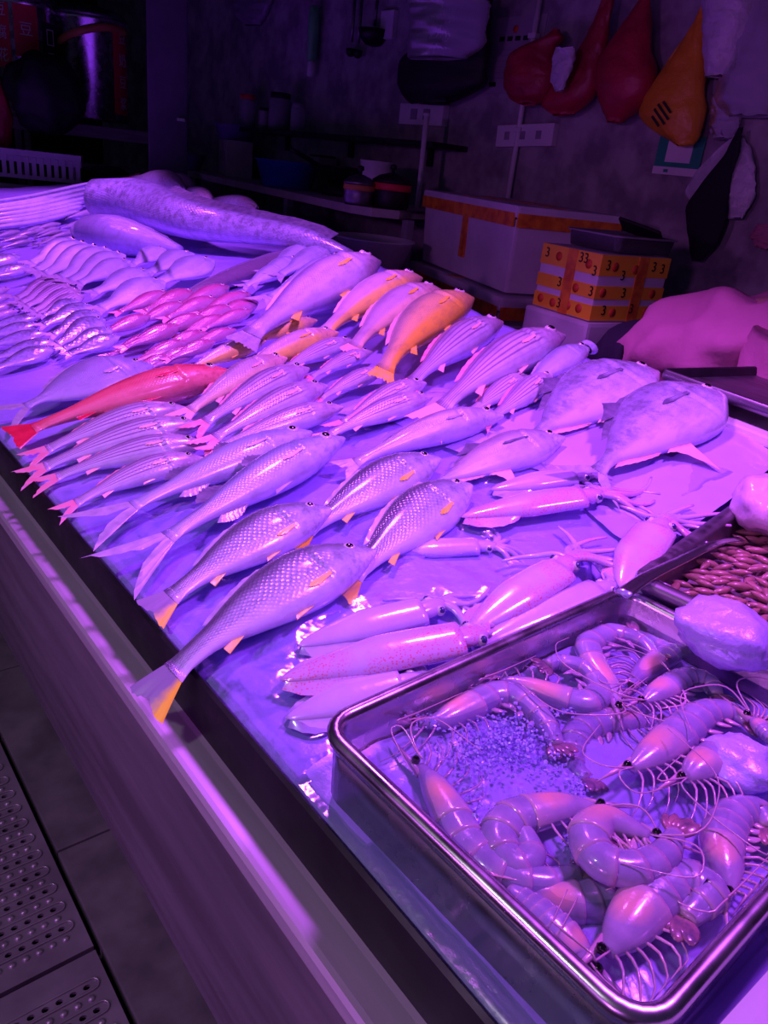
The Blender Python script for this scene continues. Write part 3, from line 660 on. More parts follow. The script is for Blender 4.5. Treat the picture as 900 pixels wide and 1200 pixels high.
# --- heap of pink fish
pk = []
for (x, y, l) in ((192, 345, 1), (262, 338, 1), (287, 346, 1), (296, 356, 1), (212, 358, 1), (248, 352, 1), (268, 362, 1), (170, 372, 1.0), (232, 372, 1), (262, 374, 1), (205, 384, 1.1), (236, 392, 1), (288, 366, .9), (180, 396, 1), (214, 402, 1.1), (270, 388, .9), (228, 410, 1), (196, 418, .9), (246, 402, .9), (222, 344, 1.)):
    pk.append((x+6, y-2, x-62*l, y+24*l, dict(lift=.012+.016*random.random(), roll=random.uniform(12, 30))))
fishes('pinkfish', pk, 'small wet pink fish in the heap above the red fish', 'heap of small pink fish', depth=1.35, fins=False, nr=20, ns=14)
# --- small silver fish in fanned rows
fishes('silver', [(92, 283, 28, 312), (104, 287, 33, 322), (118, 291, 42, 326), (130, 294, 62, 330), (146, 299, 72, 334), (152, 306, 84, 336)],
       'slim blue-silver fish in the fanned row beside the pale flatfish', 'fanned row of blue-silver fish', lift=.024, roll=30, depth=1.05, fins=False, nr=20, ns=14)
fishes('silver', [(193, 292, 150, 312), (226, 297, 168, 322), (250, 305, 176, 334)], 'plump silver fish in the row of three beside the dark eel', 'three plump silver fish', lift=.03, roll=22, depth=1.5, fins=False, nr=22)
fishes('silver', [(176, 318, 100, 346), (192, 330, 106, 366)], ['broad silver fish touching the pink fish heap', 'broad silver fish lying between another broad one and the fanned row'], 'two broad silver fish', lift=.02, roll=22, depth=1.4, fins=False, nr=22)
fishes('silver', [(70, 327, 12, 352), (78, 331, 16, 358), (86, 335, 22, 362), (94, 340, 30, 368), (98, 346, 36, 372)],
       'thin striped silver fish packed in the row above the mottled fish', 'packed row of thin silver fish', lift=.014, roll=28, depth=1.05, fins=False, mat='stripe', nr=20, ns=14)
fishes('silver', [(92, 352, 44, 372), (108, 358, 42, 384), (116, 366, 54, 396), (122, 374, 58, 408), (132, 386, 66, 412), (140, 394, 72, 418)],
       'mottled blue-silver fish with glittering dark spots above the grey fish', 'mottled blue-silver fish', lift=.018, roll=28, depth=1.3, fins=False, mat='spotted', nr=22, ns=16)
fishes('silver', [(42, 372, -28, 386), (46, 380, -30, 398), (54, 390, -28, 408), (66, 400, -24, 424), (64, 408, -20, 436)],
       'dark backed silver fish lying side by side at the counter edge', 'dark backed silver fish at the edge', lift=.014, roll=26, depth=1.25, fins=False, mat='spotted', nr=22, ns=16)
fishes('silver', [(12, 338, -40, 352), (14, 346, -40, 362), (18, 356, -40, 372), (22, 364, -40, 380)], 'thin pinkish silver fish in a tight bundle at the counter edge', 'bundle of thin silver fish', lift=.012, roll=26, depth=.8, fins=False, mat='stripe', nr=20, ns=14)
fishes('silver', [(36, 312, -40, 330), (24, 300, -46, 318)], 'glittering plump silver fish at the far front edge of the ice', 'plump silver fish at the edge', lift=.02, roll=18, depth=1.3, fins=False, mat='spotted', nr=22, ns=16)
# --- far dull small fish
far = []
for k in range(34):
    x = random.uniform(2, 104); y = 292-(292-250)*random.random()-x*.10; l = random.uniform(26, 40)
    far.append((x+l*.55, y-4, x-l*.55, y+5, dict(lift=.005+.02*random.random(), roll=random.uniform(5, 30))))
fishes('pinkfish', far, 'dull small grey fish spread at the far end of the ice', 'dull small fish at the far end', depth=1.0, fins=False, eye=False, mat='smallgrey', tailm='fin_dark', nr=14, ns=10)

# --- long fish built along a spine
def longfish(name, pts, radii, mat, label, cat, group=None, flat=1., seg=16, n=48, fins=(), upv=None):
    P = spline(pts, n); R = np.interp(np.linspace(0, 1, n), np.linspace(0, 1, len(radii)), radii); c = P.mean(0)
    root = empty(name, label, cat, group, loc=c); V, F = tubegeo(P-c, R, seg, NICE if upv is None else upv, flat)
    lw = []; me = []
    for i in range(n):
        for j in range(seg): a = 2*math.pi*j/seg; lw.append((min(.68, i/n*.68), .5-.5*math.cos(a)*.2+.3*math.sin(a))); me.append((i/n*1.2, abs(a-math.pi)*R[i]*1.5))
    mesh('body', V, F, M[mat], root, True, {'lw': lw, 'metre': me})
    return root, P-c, R
LP = [atice(112, 232, .13), atice(165, 238, .12), atice(225, 258, .11), atice(300, 270, .10), atice(360, 280, .09), atice(412, 300, .05)]
lg, LPp, LRr = longfish('long_fish', LP, [.085, .105, .10, .09, .078, .064, .05, .038, .02], 'ling', 'huge long speckled violet fish lying across the heap at the back', 'fish', None, .92, 22)
finmesh('dorsal_fin', [LPp[i]+np.array([0, 0, LRr[i]*.85]) for i in range(16, 46, 2)], [LPp[i]+np.array([.05, .02, LRr[i]*.9+.018]) for i in range(16, 46, 2)], M['fin_dark'], lg, lambda p: p, 3)
lc = np.array(lg.location); fa, fb, fc = atice(150, 252, .16)-lc, atice(178, 263, .16)-lc, atice(207, 286, .15)-lc
finmesh('pectoral_fin', [fa+(fb-fa)*k/6+np.array([0, 0, -.012]) for k in range(7)], [fc+(fb-fa)*(k/6-1)*.35+np.array([0, 0, .012*(6-k)/6]) for k in range(7)], M['fin_violet'], lg, lambda p: p, 5)
# severed rounded front end
EP = [atice(384, 288, .03), atice(330, 305, .03), atice(270, 326, .03), atice(205, 352, .025)]
longfish('dark_eel', EP, [.02, .05, .055, .05, .035, .012], 'eel', 'long dark smooth eel lying beyond the pink fish', 'eel', None, .6)
longfish('pale_fish', [atice(90, 270, .05), atice(120, 274, .055), atice(160, 282, .055), atice(212, 294, .03)], [.03, .07, .085, .09, .085, .07, .05, .02], 'greyfish', 'pale plump smooth fish lying under the huge long fish', 'fish', None, .85, 20)
# hairtails stretched at the far end
for k in range(8):
    y0 = 234+k*4.2+random.uniform(-1.5, 1.5); P = [atice(-25, y0+5, .03+.006*(8-k)), atice(40, y0-4, .03+.006*(8-k)), atice(112-3*k, y0-20+k*.5, .03+.008*(8-k))]
    longfish('hairtail', P, list(np.array([.012, .022, .026, .024, .016])*random.uniform(.7, 1.15)), 'ribbon', 'long shiny silver hairtail stretched along the far end of the ice', 'fish', 'hairtails at the far end', .6, 10, 20)
# pinkish fish behind the long fish
for k, (a, b) in enumerate((((150, 206), (215, 222)), ((178, 208), (226, 220)), ((205, 222), (248, 236)), ((232, 232), (302, 243)), ((262, 236), (300, 246)))):
    fish('pinkfish', b, a, 'pale pink fish showing behind the huge long fish', 'pale pink fish at the back', .035, 12, .0, .7, mat='bigsilver', fins=False, eye=False, nr=18, ns=12)

# ================================================================== SQUID
def squidmat(name, spots):
    m, nt, b = newmat(name)
    base = ramp(nt, noise(nt, 14, 4), [(.3, (.66, .55, .86)), (.7, (.50, .44, .80))])
    vo = nd(nt, 'ShaderNodeTexVoronoi', feature='F1'); vo.inputs['Scale'].default_value = 330; lk(nt, nd(nt, 'ShaderNodeTexCoord').outputs['Object'], vo.inputs['Vector'])
    dots = math_(nt, 'LESS_THAN', vo.outputs['Distance'], .34)
    patch = math_(nt, 'MULTIPLY', math_(nt, 'SUBTRACT', noise(nt, 16, 3), .5-.08*spots), 5., True)
    f = math_(nt, 'MULTIPLY', math_(nt, 'MULTIPLY', dots, patch), min(1., .75*spots))
    c = mixc(nt, f, base, (.65, .05, .12)); c = mixc(nt, math_(nt, 'MULTIPLY', patch, .28*spots), c, (.9, .25, .36))
    lk(nt, c, b.inputs['Base Color']); b.inputs['Roughness'].default_value = .22; b.inputs['Coat Weight'].default_value = .8; b.inputs['Coat Roughness'].default_value = .06
    lk(nt, bump(nt, noise(nt, 30, 3), .25, .003), b.inputs['Normal']); return m
M['squid_pupil'] = pm('squid_eye_blue', (.05, .04, .22), .12, coat=.8)
M['squid'] = squidmat('squid_skin', .25); M['squid_red'] = squidmat('spotted_squid_skin', 1.)
def squid(tip, end, headp, wid, label, mat='squid', lift=.0, tent=6, tl=.10, tdirs=None, group=None):
    wid *= .86; off = wid*.25+.006+lift
    A = atice(*tip, off*.6); Bq = atice(*end, off); Hq = atice(*headp, off*.9); L = np.linalg.norm(Bq-A); n = NICE
    c = (A+Bq)/2; root = empty('squid', label, 'squid', group, loc=c)
    N = 26; t = np.linspace(0, 1, N); P = np.array([A+(Bq-A)*q for q in t])-c
    side = unit(np.cross(n, Bq-A)); P += np.outer(np.sin(t*math.pi)*.02*L, side)
    R = wid/2*np.clip(np.minimum(1, (t/.55)**.62)*(1-.10*t**3), .03, 1)
    V, F = tubegeo(P, R, 18, n, .46); m = mesh('mantle', V, F, M[mat], root)
    for sg in (-1, 1):                                  # the two triangular fins near the tip
        bs = []; tp = []
        for k in range(10):
            q = .03+.42*k/9; p = A-c+(Bq-A)*q; r = np.interp(q, t, R); b = p+side*sg*r*.82-n*.004*0; bs.append(b)
            tp.append(b+side*sg*wid*.30*math.sin(math.pi*(.08+.86*k/9))-n*(wid*.10)-(Bq-A)*.03)
        finmesh('fin', bs, tp, M[mat], root, lambda p: p, 4, .0006)
    hdir = unit(Hq-Bq); hr = wid*.30; hp = [Bq-c-hdir*.01, Bq-c+hdir*hr*.5, Bq-c+hdir*hr*1.3, Bq-c+hdir*hr*2.0]
    V, F = tubegeo(spline(hp, 10), np.interp(np.linspace(0, 1, 10), [0, .3, .7, 1], [hr*.75, hr*.9, hr*.85, hr*.5]), 12, n, .62); mesh('head', V, F, M[mat], root)
    hs = unit(np.cross(n, hdir))
    for sg in (-1, 1):
        p = Bq-c+hdir*hr*1.1+hs*sg*hr*.72+n*hr*.02; er = hr*.40; V = []
        for i in range(7):
            a = math.pi*i/6
            for j in range(10): b = 2*math.pi*j/10; V.append(p+er*np.array([math.sin(a)*math.cos(b), math.sin(a)*math.sin(b), math.cos(a)]))
        eo = mesh('eye', V, grid_faces(7, 10), M['eye'], root)
        mesh('pupil', [p+unit(n+hs*sg*1.1)*er*.5+(np.array(v)-p)*.68 for v in V], grid_faces(7, 10), M['squid_pupil'], eo)
    base = Bq-c+hdir*hr*1.9
    for k in range(tent):
        a = (k/(tent-1)-.5)*2.2; d = unit(hdir*math.cos(a)+hs*math.sin(a)); cu = random.choice((-1, 1))*random.uniform(.4, 1.2); ln = tl*.68*random.uniform(.7, 1.2)
        sdv = np.cross(n, d); pts = [base-d*.008, base+d*ln*.35+sdv*cu*.01, base+d*ln*.7+sdv*cu*.035-n*.008, base+d*ln*.92+sdv*cu*.07-n*.010, base+d*ln*.95+sdv*cu*.10-n*.010]
        if any(in_tray1(*(p+c)[:2]) < .012 for p in spline(pts, 14)): continue      # never through the tray wall
        tube('tentacle', spline(pts, 14), np.linspace(hr*.42, hr*.13, 14), M[mat], root, 7, n, .7)
    return root
squid((328, 797), (540, 748), (560, 742), .068, 'squid with a red speckled back lying beside the shrimp tray', 'squid_red', .012, 6, .05)
squid((348, 757), (495, 716), (520, 706), .062, 'pale squid with a dark round eye behind the red speckled squid', 'squid', .0, 8, .055)
squid((335, 842), (470, 802), (488, 797), .058, 'smooth pale squid half under the shrimp tray rim', 'squid', .0, 4, .04)
squid((548, 742), (655, 668), (672, 650), .070, 'red dotted squid with spread tentacles pointing away from the tray', 'squid_red', .008, 9, .085)
squid((556, 758), (700, 692), (728, 680), .055, 'pale squid lying along the rim of the shrimp tray', 'squid', .0, 4, .025)
squid((540, 606), (682, 582), (706, 578), .070, 'plump pinkish squid below the oval silver fish', 'squid_red', .006, 9, .09)
squid((575, 574), (672, 558), (698, 556), .060, 'thin pale squid mostly hidden behind the plump pinkish squid', 'squid', .0, 7, .08)
squid((728, 690), (768, 622), (782, 606), .075, 'pink blotched squid standing against the dark steel tray', 'squid_red', .006, 8, .04)
squid((445, 648), (560, 640), (600, 640), .05, 'flattened pale squid under the wrinkled plastic sheet', 'squid', -.012, 8, .09)

# ================================================================== SHRIMPS
def shrimpmat(name, c1, c2, edge=None, pigment=None, alpha=1.):
    m, nt, b = newmat(name)
    c = ramp(nt, noise(nt, 70, 4), [(.3, c1), (.7, c2)])
    if edge or pigment:
        sp = nd(nt, 'ShaderNodeSeparateXYZ'); lk(nt, nd(nt, 'ShaderNodeUVMap', uv_map='lw').outputs[0], sp.inputs[0])
        if edge: c = mixc(nt, math_(nt, 'MULTIPLY', math_(nt, 'POWER', sp.outputs[0], 5.), .8, True), c, edge)
        if pigment:
            d = math_(nt, 'ADD', math_(nt, 'POWER', math_(nt, 'MULTIPLY', math_(nt, 'SUBTRACT', sp.outputs[0], .62), 2.6), 2.), math_(nt, 'POWER', math_(nt, 'MULTIPLY', math_(nt, 'SUBTRACT', sp.outputs[1], .2), 5.0), 2.))
            f = math_(nt, 'MULTIPLY', math_(nt, 'SUBTRACT', 1.05, math_(nt, 'ADD', d, math_(nt, 'MULTIPLY', noise(nt, 60, 3), .7))), 1.05, True)
            c = mixc(nt, f, c, pigment)  # the head's own pink pigment, blended in by uv
    lk(nt, c, b.inputs['Base Color']); b.inputs['Roughness'].default_value = .25; b.inputs['Coat Weight'].default_value = .8; b.inputs['Coat Roughness'].default_value = .08
    b.inputs['Alpha'].default_value = alpha
    h = math_(nt, 'ADD', noise(nt, 90, 3), math_(nt, 'MULTIPLY', noise(nt, 300, 2), .3)); lk(nt, bump(nt, h, .22, .002), b.inputs['Normal']); return m
M['sh_shell'] = shrimpmat('shrimp_shell', (.42, .36, .64), (.31, .27, .52), (.68, .44, .58), None, .80)
M['sh_head'] = shrimpmat('shrimp_head_shell', (.46, .35, .58), (.35, .28, .50), (.66, .44, .54), (1., .48, .36), .90)
M['sh_leg'] = shrimpmat('shrimp_leg', (.70, .40, .48), (.50, .34, .52))
M['sh_tail'] = shrimpmat('shrimp_tail', (.10, .07, .14), (.45, .2, .24))
def shrimp(px, label, rad=.021, lift=.0, group=None, flip=1, antl=.13, sunk=0.):
    rad *= .80; P0 = np.array([atz(x, y, SLZ+rad*.55+lift) for x, y in px]); N = 64; P = spline(P0, N)
    for i in range(N):                                   # the body stays inside the tray walls
        lv = Tm.inverted() @ Vector(P[i]); mg = .021+rad*.95*min(1, .3+i/12); lv.x = max(-TR['w']/2+mg, min(TR['w']/2-mg, lv.x)); lv.y = max(-TR['d']/2+mg, min(TR['d']/2-mg, lv.y)); P[i] = np.array(Tm @ lv)
    c = P.mean(0); root = empty('shrimp', label, 'shrimp', group, loc=c); P = P-c
    T = np.gradient(P, axis=0); T /= np.linalg.norm(T, axis=1)[:, None]; L = np.sum(np.linalg.norm(np.diff(P, axis=0), axis=1))
    turn = sum(np.cross(T[i], T[i+1])[2] for i in range(N-1)); sg = -1 if turn > 0 else 1; sg *= flip
    D = np.array([np.array([-t[1], t[0], 0])*sg for t in T]); D /= np.linalg.norm(D, axis=1)[:, None]      # dorsal = outside of the curl
    u = np.linspace(0, 1, N); r = rad*np.interp(u, [0, .06, .18, .36, .5, .7, .86, .95, 1], [.10, .40, .82, 1., .98, .86, .66, .5, .36]); r = np.convolve(np.pad(r, 3, 'edge'), np.ones(7)/7, 'valid')
    def loft(i0, i1, k0, k1, mat, name, cap=False, off=0.):
        V = []; n = i1-i0+1; seg = 16; uv = []
        for q, i in enumerate(range(i0, i1+1)):
            t = q/max(1, n-1); k = k0+(k1-k0)*t
            for j in range(seg):
                a = 2*math.pi*j/seg; V.append(P[i]+D[i]*(math.cos(a)*r[i]*k)+np.array([0, 0, 1])*(math.sin(a)*r[i]*k*.78+off)); uv.append((t, abs(j/seg if j/seg < .75 else j/seg-1.)))
        F = grid_faces(n, seg); F += [tuple(range(seg))[::-1], tuple((n-1)*seg+j for j in range(seg))]
        return mesh(name, V, F, M[mat], root, True, {'lw': uv})
    ih = int(N*.37); car = loft(2, ih, .98, 1.06, 'sh_head', 'carapace')
    b = np.linspace(ih-1, N-4, 7).astype(int)
    for k in range(6): loft(b[k], b[k+1]+1, .97, 1.07, 'sh_shell', 'shell_segment')
    # rostrum, eyes, feelers
    fdir = -T[2]; nose = P[2]; up = np.array([0, 0, 1.])
    tube('rostrum', [P[5]+D[5]*r[5]*.8, nose+D[2]*r[5]*.7+fdir*.012, nose+D[2]*r[5]*.9+fdir*.040], [.0035, .0028, .0004], M['sh_leg'], root, 6)
    ep = nose+D[2]*r[4]*.35+up*r[4]*.6+fdir*.004; V = []
    for i in range(6):
        a = math.pi*i/5
        for j in range(8): q = 2*math.pi*j/8; V.append(ep+.0042*np.array([math.sin(a)*math.cos(q), math.sin(a)*math.sin(q), math.cos(a)]))
    mesh('eye', V, grid_faces(6, 8), M['pupil'], root)
    for k in range(2):
        s = random.uniform(-1, 1); q = D[2]*s; p0 = nose-D[2]*r[4]*.2+up*.003
        lim = lambda p: p
        pts = [p0, p0+fdir*.03+q*.01+up*.012, p0+fdir*antl*.3+q*.05+up*.012, p0+fdir*antl*.25+q*.10+up*.01, p0-fdir*antl*.1+q*.14+up*.008]
        pts = spline(pts, 22)
        for i in range(len(pts)):                        # feelers stay inside the tray
            lv = Tm.inverted() @ Vector(pts[i]+c); lv.x = max(-TR['w']/2+.026, min(TR['w']/2-.026, lv.x)); lv.y = max(-TR['d']/2+.026, min(TR['d']/2-.026, lv.y)); lv.z = max(lv.z, WAZ-TR['z']+.001); pts[i] = np.array(Tm @ lv)-c
        tube('antenna', pts, np.linspace(.0009, .0004, 22), M['sh_leg'], root, 5)
    for k in range(6):                                   # walking legs below the carapace
        i = int(N*(.05+.048*k)); p = P[i]-D[i]*r[i]*.75; ln = .026+.010*random.random()
        d = unit(-D[i]-T[i]*(.9-.22*k)); pts = [p, p+d*ln*.5+up*.004, p+d*ln-T[i]*ln*.35-up*.002, p+d*ln*1.15-T[i]*ln*.75-up*.005]
        pts = spline(pts, 8)
        for q in range(8):
            lv = Tm.inverted() @ Vector(pts[q]+c); lv.x = max(-TR['w']/2+.021, min(TR['w']/2-.021, lv.x)); lv.y = max(-TR['d']/2+.021, min(TR['d']/2-.021, lv.y)); pts[q] = np.array(Tm @ lv)-c
        tube('leg', pts, np.linspace(.0014, .0004, 8), M['sh_leg'], root, 5)
    for k in range(5):                                   # swimmerets
        i = (b[k]+b[k+1])//2; p = P[i]-D[i]*r[i]*.8; d = unit(-D[i]+T[i]*.5)
        tube('swimmeret', spline([p, p+d*.007, p+d*.015+T[i]*.004], 6), [.0022, .0034, .0038, .0032, .002, .0008], M['sh_leg'], root, 6, up, .45)
    e = P[-4]; td = T[-1]
    tf = None
    for k, a in enumerate((-.62, -.28, 0, .28, .62)):    # tail fan
        d = unit(td*math.cos(a)+D[-1]*math.sin(a)); ln = .030*rad/.021*(1. if k != 2 else .85)
        tube('tail_flap', spline([e, e+d*ln*.5+up*.001*k, e+d*ln+up*.0015*k], 8), np.array([.003, .0055, .0075, .0085, .0085, .0075, .0055, .002])*rad/.021, M['sh_tail'], root, 8, up, .28)
    return root
SH = 'big raw shrimps in the tray'
shrimp([(478, 846), (520, 833), (560, 818), (600, 815), (635, 842), (656, 880)], 'long grey shrimp by the tray corner, its back under crusted ice', .020)
shrimp([(572, 795), (612, 803), (650, 815), (686, 824), (703, 808), (682, 782), (622, 772)], 'shrimp bent double with pink head beside the squid side of the tray', .019, .002)
shrimp([(728, 832), (716, 806), (696, 778), (690, 752), (716, 741), (752, 752), (770, 772)], 'curled shrimp whose back faces the tray corner by the shellfish', .019, .004)
shrimp([(735, 806), (760, 782), (788, 764), (800, 748), (782, 738), (750, 738)], 'shrimp with bright pink head tucked against the far tray wall', .018, .0)
shrimp([(752, 824), (778, 808), (806, 794), (832, 800), (842, 818)], 'small shrimp with pink head in the cluster at the far wall', .018, .006)
shrimp([(735, 904), (770, 880), (800, 856), (826, 836), (858, 834), (884, 850)], 'large banded shrimp with many hanging legs in the middle', .023, .008)
shrimp([(800, 915), (826, 896), (852, 882), (884, 884), (910, 902)], 'shrimp whose tail half is buried in crushed ice', .021, .012)
shrimp([(776, 846), (744, 846), (706, 846), (676, 862), (672, 896), (694, 918)], 'faint pale shrimp lying under the water in the middle of the tray', .020, -.010)
shrimp([(488, 892), (508, 920), (528, 954), (550, 992), (588, 1022), (638, 1034), (684, 1020)], 'longest shrimp stretched along the tray wall by the counter edge', .021, .0)
shrimp([(706, 948), (672, 945), (636, 950), (600, 960), (584, 984), (600, 1012), (622, 1000), (608, 964)], 'curled shrimp with dark raised tail beneath the ring shaped shrimp', .021, .004)
shrimp([(770, 984), (742, 972), (708, 962), (690, 980), (704, 1008), (742, 1018), (778, 1002), (794, 972)], 'ring shaped shrimp lying on top of the others', .020, .024)
shrimp([(856, 1050), (850, 1020), (846, 988), (860, 956), (888, 950), (905, 975)], 'shrimp with vivid pink head pressed against the near tray wall', .022, .006)
shrimp([(706, 1122), (732, 1090), (760, 1056), (792, 1034), (826, 1042), (838, 1070), (812, 1094)], 'thick shrimp humped over at the near corner with white feelers', .025, .008)
shrimp([(694, 1140), (668, 1112), (642, 1086), (614, 1060), (592, 1042)], 'pink headed shrimp diving into the near tray corner', .021, .0)
shrimp([(600, 1046), (640, 1054), (690, 1056), (728, 1044), (744, 1016), (730, 996)], 'broad shrimp lying low below the ring shaped one', .021, -.004)
shrimp([(878, 840), (892, 852), (908, 868), (922, 880)], 'slender shrimp head poking over the far tray wall', .012, .02)

# crusted ice in the tray
def icelump(name, c, r, label, seed, flat=.5, rough=.25, mat='ice_chip', parts=None):
    V = []; n, m = 22, 34
    for i in range(n):
        a = math.pi*i/(n-1)
        for j in range(m):
            b = 2*math.pi*j/m; d = np.array([math.sin(a)*math.cos(b), math.sin(a)*math.sin(b), math.cos(a)])
            k = 1+rough*mn.noise(Vector(d*1.6)+Vector((seed, 0, 0)))+rough*.35*mn.noise(Vector(d*7)+Vector((seed, 0, 0)))+.06*mn.noise(Vector(d*18)+Vector((seed, 0, 0)))
            V.append(d*r*k*np.array([1, 1, flat]))
    o = mesh(name, V, grid_faces(n, m), M[mat]); o.location = c; return tag(o, label, 'ice')
icelump('ice_lump', atz(850, 742, .788), .052, 'lump of crushed ice on the shellfish tray rim', 3, .55, .2)
icelump('ice_lump', atz(868, 893, SLZ+.022), .034, 'crust of crushed ice covering a shrimp in the tray', 5, .5, .25)
CV = []; CF = []
def chip(p, s):
    k = len(CV)
    for d in ((1, 0, 0), (-1, 0, 0), (0, 1, 0), (0, -1, 0), (0, 0, 1), (0, 0, -1)): CV.append(np.array(p)+np.array(d)*s*random.uniform(.5, 1.3)+np.array([random.uniform(-.4, .4)*s for _ in range(3)]))
    CF.extend([(k, k+2, k+4), (k+2, k+1, k+4), (k+1, k+3, k+4), (k+3, k, k+4), (k+2, k, k+5), (k+1, k+2, k+5), (k+3, k+1, k+5), (k, k+3, k+5)])
for (cx, cy, sx, sy, n) in ((600, 862, 40, 24, 520), (560, 885, 30, 25, 120), (676, 920, 10, 14, 60), (664, 834, 14, 5, 50), (500, 845, 18, 8, 50), (640, 900, 40, 25, 90), (545, 940, 25, 30, 60), (780, 1075, 30, 12, 30), (680, 990, 16, 20, 60)):
    for _ in range(n):
        x = random.gauss(cx, sx*.6); y = random.gauss(cy, sy*.6); chip(atz(x, y, SLZ+random.uniform(.006, .018)), random.uniform(.0008, .0026))
tag(mesh('ice_chips', CV, CF, M['ice_chip'], None, False), 'loose ice chips scattered over the slush between the shrimps', 'ice', kind='stuff')

# ================================================================== SECOND TRAY CONTENTS
M['shell_brown'] = pm('brown_shell', (.44, .24, .17), .35, 0, (.16, .08, .08), 30, 4, .3, 120, .001, coat=.5)
M['shell_bed'] = pm('wet_shell_fragments', (.20, .10, .09), .35, 0, (.38, .30, .42), 60, 5, .8, 90, .006, coat=.5)
V = []; n, m = 40, 34
for j in range(m):
    for i in range(n):
        x = (i/(n-1)-.5)*.455; y = (j/(m-1)-.5)*.335; V.append(T2 @ Vector((x, y, -.040+.006*mn.noise((x*30, y*30, 1))+.004*mn.noise((x*80, y*80, 1)))))
tag(mesh('shell_fragments', V, grid_faces(m, n, False), M['shell_bed']), 'wet bed of small broken shell pieces in the dark tray', 'shellfish', kind='stuff')
SPV = []
for (s, r) in ((-1, .05), (-.8, .42), (-.45, .85), (0, 1.), (.45, .82), (.8, .38), (1, .04)):
    for j in range(8): a = 2*math.pi*j/8; SPV.append((s*.0155, r*.0056*math.cos(a), r*.0050*math.sin(a)*(1.1 if math.sin(a) > 0 else .8)))
spme = None
slots = [(-.255+.020*i, .175-.0165*j) for i in range(24) for j in range(20)]
cnt = 0
for (x, y) in slots:
    w = T2 @ Vector((x, y, -.03)); d = np.array(w)-C0; k = d@FW; sx = 450+FPX*(d@RT)/k; sy = 600-FPX*(d@UP)/k
    if abs(x) > .225 or abs(y) > .165 or sx > 905 or sy < 600 or sy > 770: continue
    if spme is None:
        o = mesh('shellfish', SPV, grid_faces(7, 8), M['shell_brown']); spme = o.data
    else: o = link(bpy.data.objects.new('shellfish', spme))
    lx, ly = x+random.uniform(-.006, .006), y+random.uniform(-.006, .006)
    o.matrix_world = T2 @ Matrix.Translation((lx, ly, -.030+random.uniform(-.002, .005))) @ rotz(random.gauss(2.2, .55)) @ Matrix.Rotation(random.uniform(-.3, .3), 4, 'Y') @ Matrix.Scale(random.uniform(.8, 1.2), 4)
    tag(o, 'brown spindle shaped shellfish in the dark steel tray', 'shellfish', 'brown shellfish in the tray'); cnt += 1
# clear plastic strip laid from the tray corner
sp = spline([atz(728, 697, .776), atz(760, 675, .782), atz(800, 655, .783), atz(840, 636, .784), atz(868, 632, .782)], 24)
o = tube('plastic_strip', sp, np.linspace(.010, .007, 24), M['clearbox'], None, 8, (0, 0, 1), .3); tag(o, 'clear plastic strip lying across the dark tray corner', 'plastic strip')
def lumpbag(name, c, s, label, mat, seed, cat='plastic bag'):
    V = []; n, m = 26, 36
    for i in range(n):
        a = math.pi*i/(n-1)
        for j in range(m):
            b = 2*math.pi*j/m; d = np.array([math.sin(a)*math.cos(b), math.sin(a)*math.sin(b), math.cos(a)])
            k = 1+.25*mn.noise(Vector(d*1.8)+Vector((seed, 0, 0)))+.12*abs(mn.noise(Vector(d*5)+Vector((seed, 2, 0))))
            V.append(d*k*np.array(s))
    o = mesh(name, V, grid_faces(n, m), M[mat]); o.location = c; return tag(o, label, cat)
M['bagfill'] = pm('pale_fish_meat', (.75, .62, .66), .35, 0, (.62, .5, .58), 20, 4, .5, 30, .006, coat=.6)
c = np.array(T2 @ Vector((.03, .02, .0)))
lumpbag('plastic_bag', atz(912, 592, .815), (.075, .06, .045), 'clear knotted plastic bag of pale meat standing in the dark tray', 'bagfill', 11)
# white foam slab below the shrimp tray
o = box('foam_slab', (.62, -.20, .722), (.62, .56, .05), M['foam'], None, .014); tag(o, 'white foam slab at the near end of the ice beside the shrimp tray', 'foam slab')

# ================================================================== SCALE
asc = math.radians(11); d1 = np.array([math.sin(asc), math.cos(asc), 0]); d2 = np.array([math.cos(asc), -math.sin(asc), 0])
PC = atz(781, 434, .885)
scl = empty('weighing_scale', 'white market scale with dark steel weighing pan behind the pomfrets', 'scale', M=frame(PC+d2*.17-d1*.19-np.array([0, 0, .10]), d2, d1, (0, 0, 1)))
traymesh('weighing_pan', .34, .40, [(.014, .076), (.004, .080), (0, .090), (0, .100), (.003, .1015), (.008, .100), (.012, .082), (.03, .080)], M['steel_dark'], scl, .012)
o = traymesh('pan_rim', .342, .402, [(-.001, .082), (-.002, .09), (-.001, .100), (.003, .1022), (.005, .1), (.004, .084)], M['steel'], scl, .013)
box('pan_post', (0, 0, .068), (.14, .16, .03), M['black'], scl, .005)
sb = box('scale_body', (-.02, -.02, .022), (.36, .44, .066), M['white'], scl, .012)
fr = box('display_window', (-.202, -.06, .03), (.004, .16, .02), M['black'], sb, .002)
for k, (a, w) in enumerate(((.10, .012), (.083, .012), (.066, .008), (.04, .006), (.03, .006))): box('printed_mark', (-.2004, a, .042), (.001, w, .008), M['ink_black'], sb)

# ================================================================== BACKGROUND
HX = np.array([1, 1, 0])
def ground(p, z): return np.array([p[0], p[1], z])
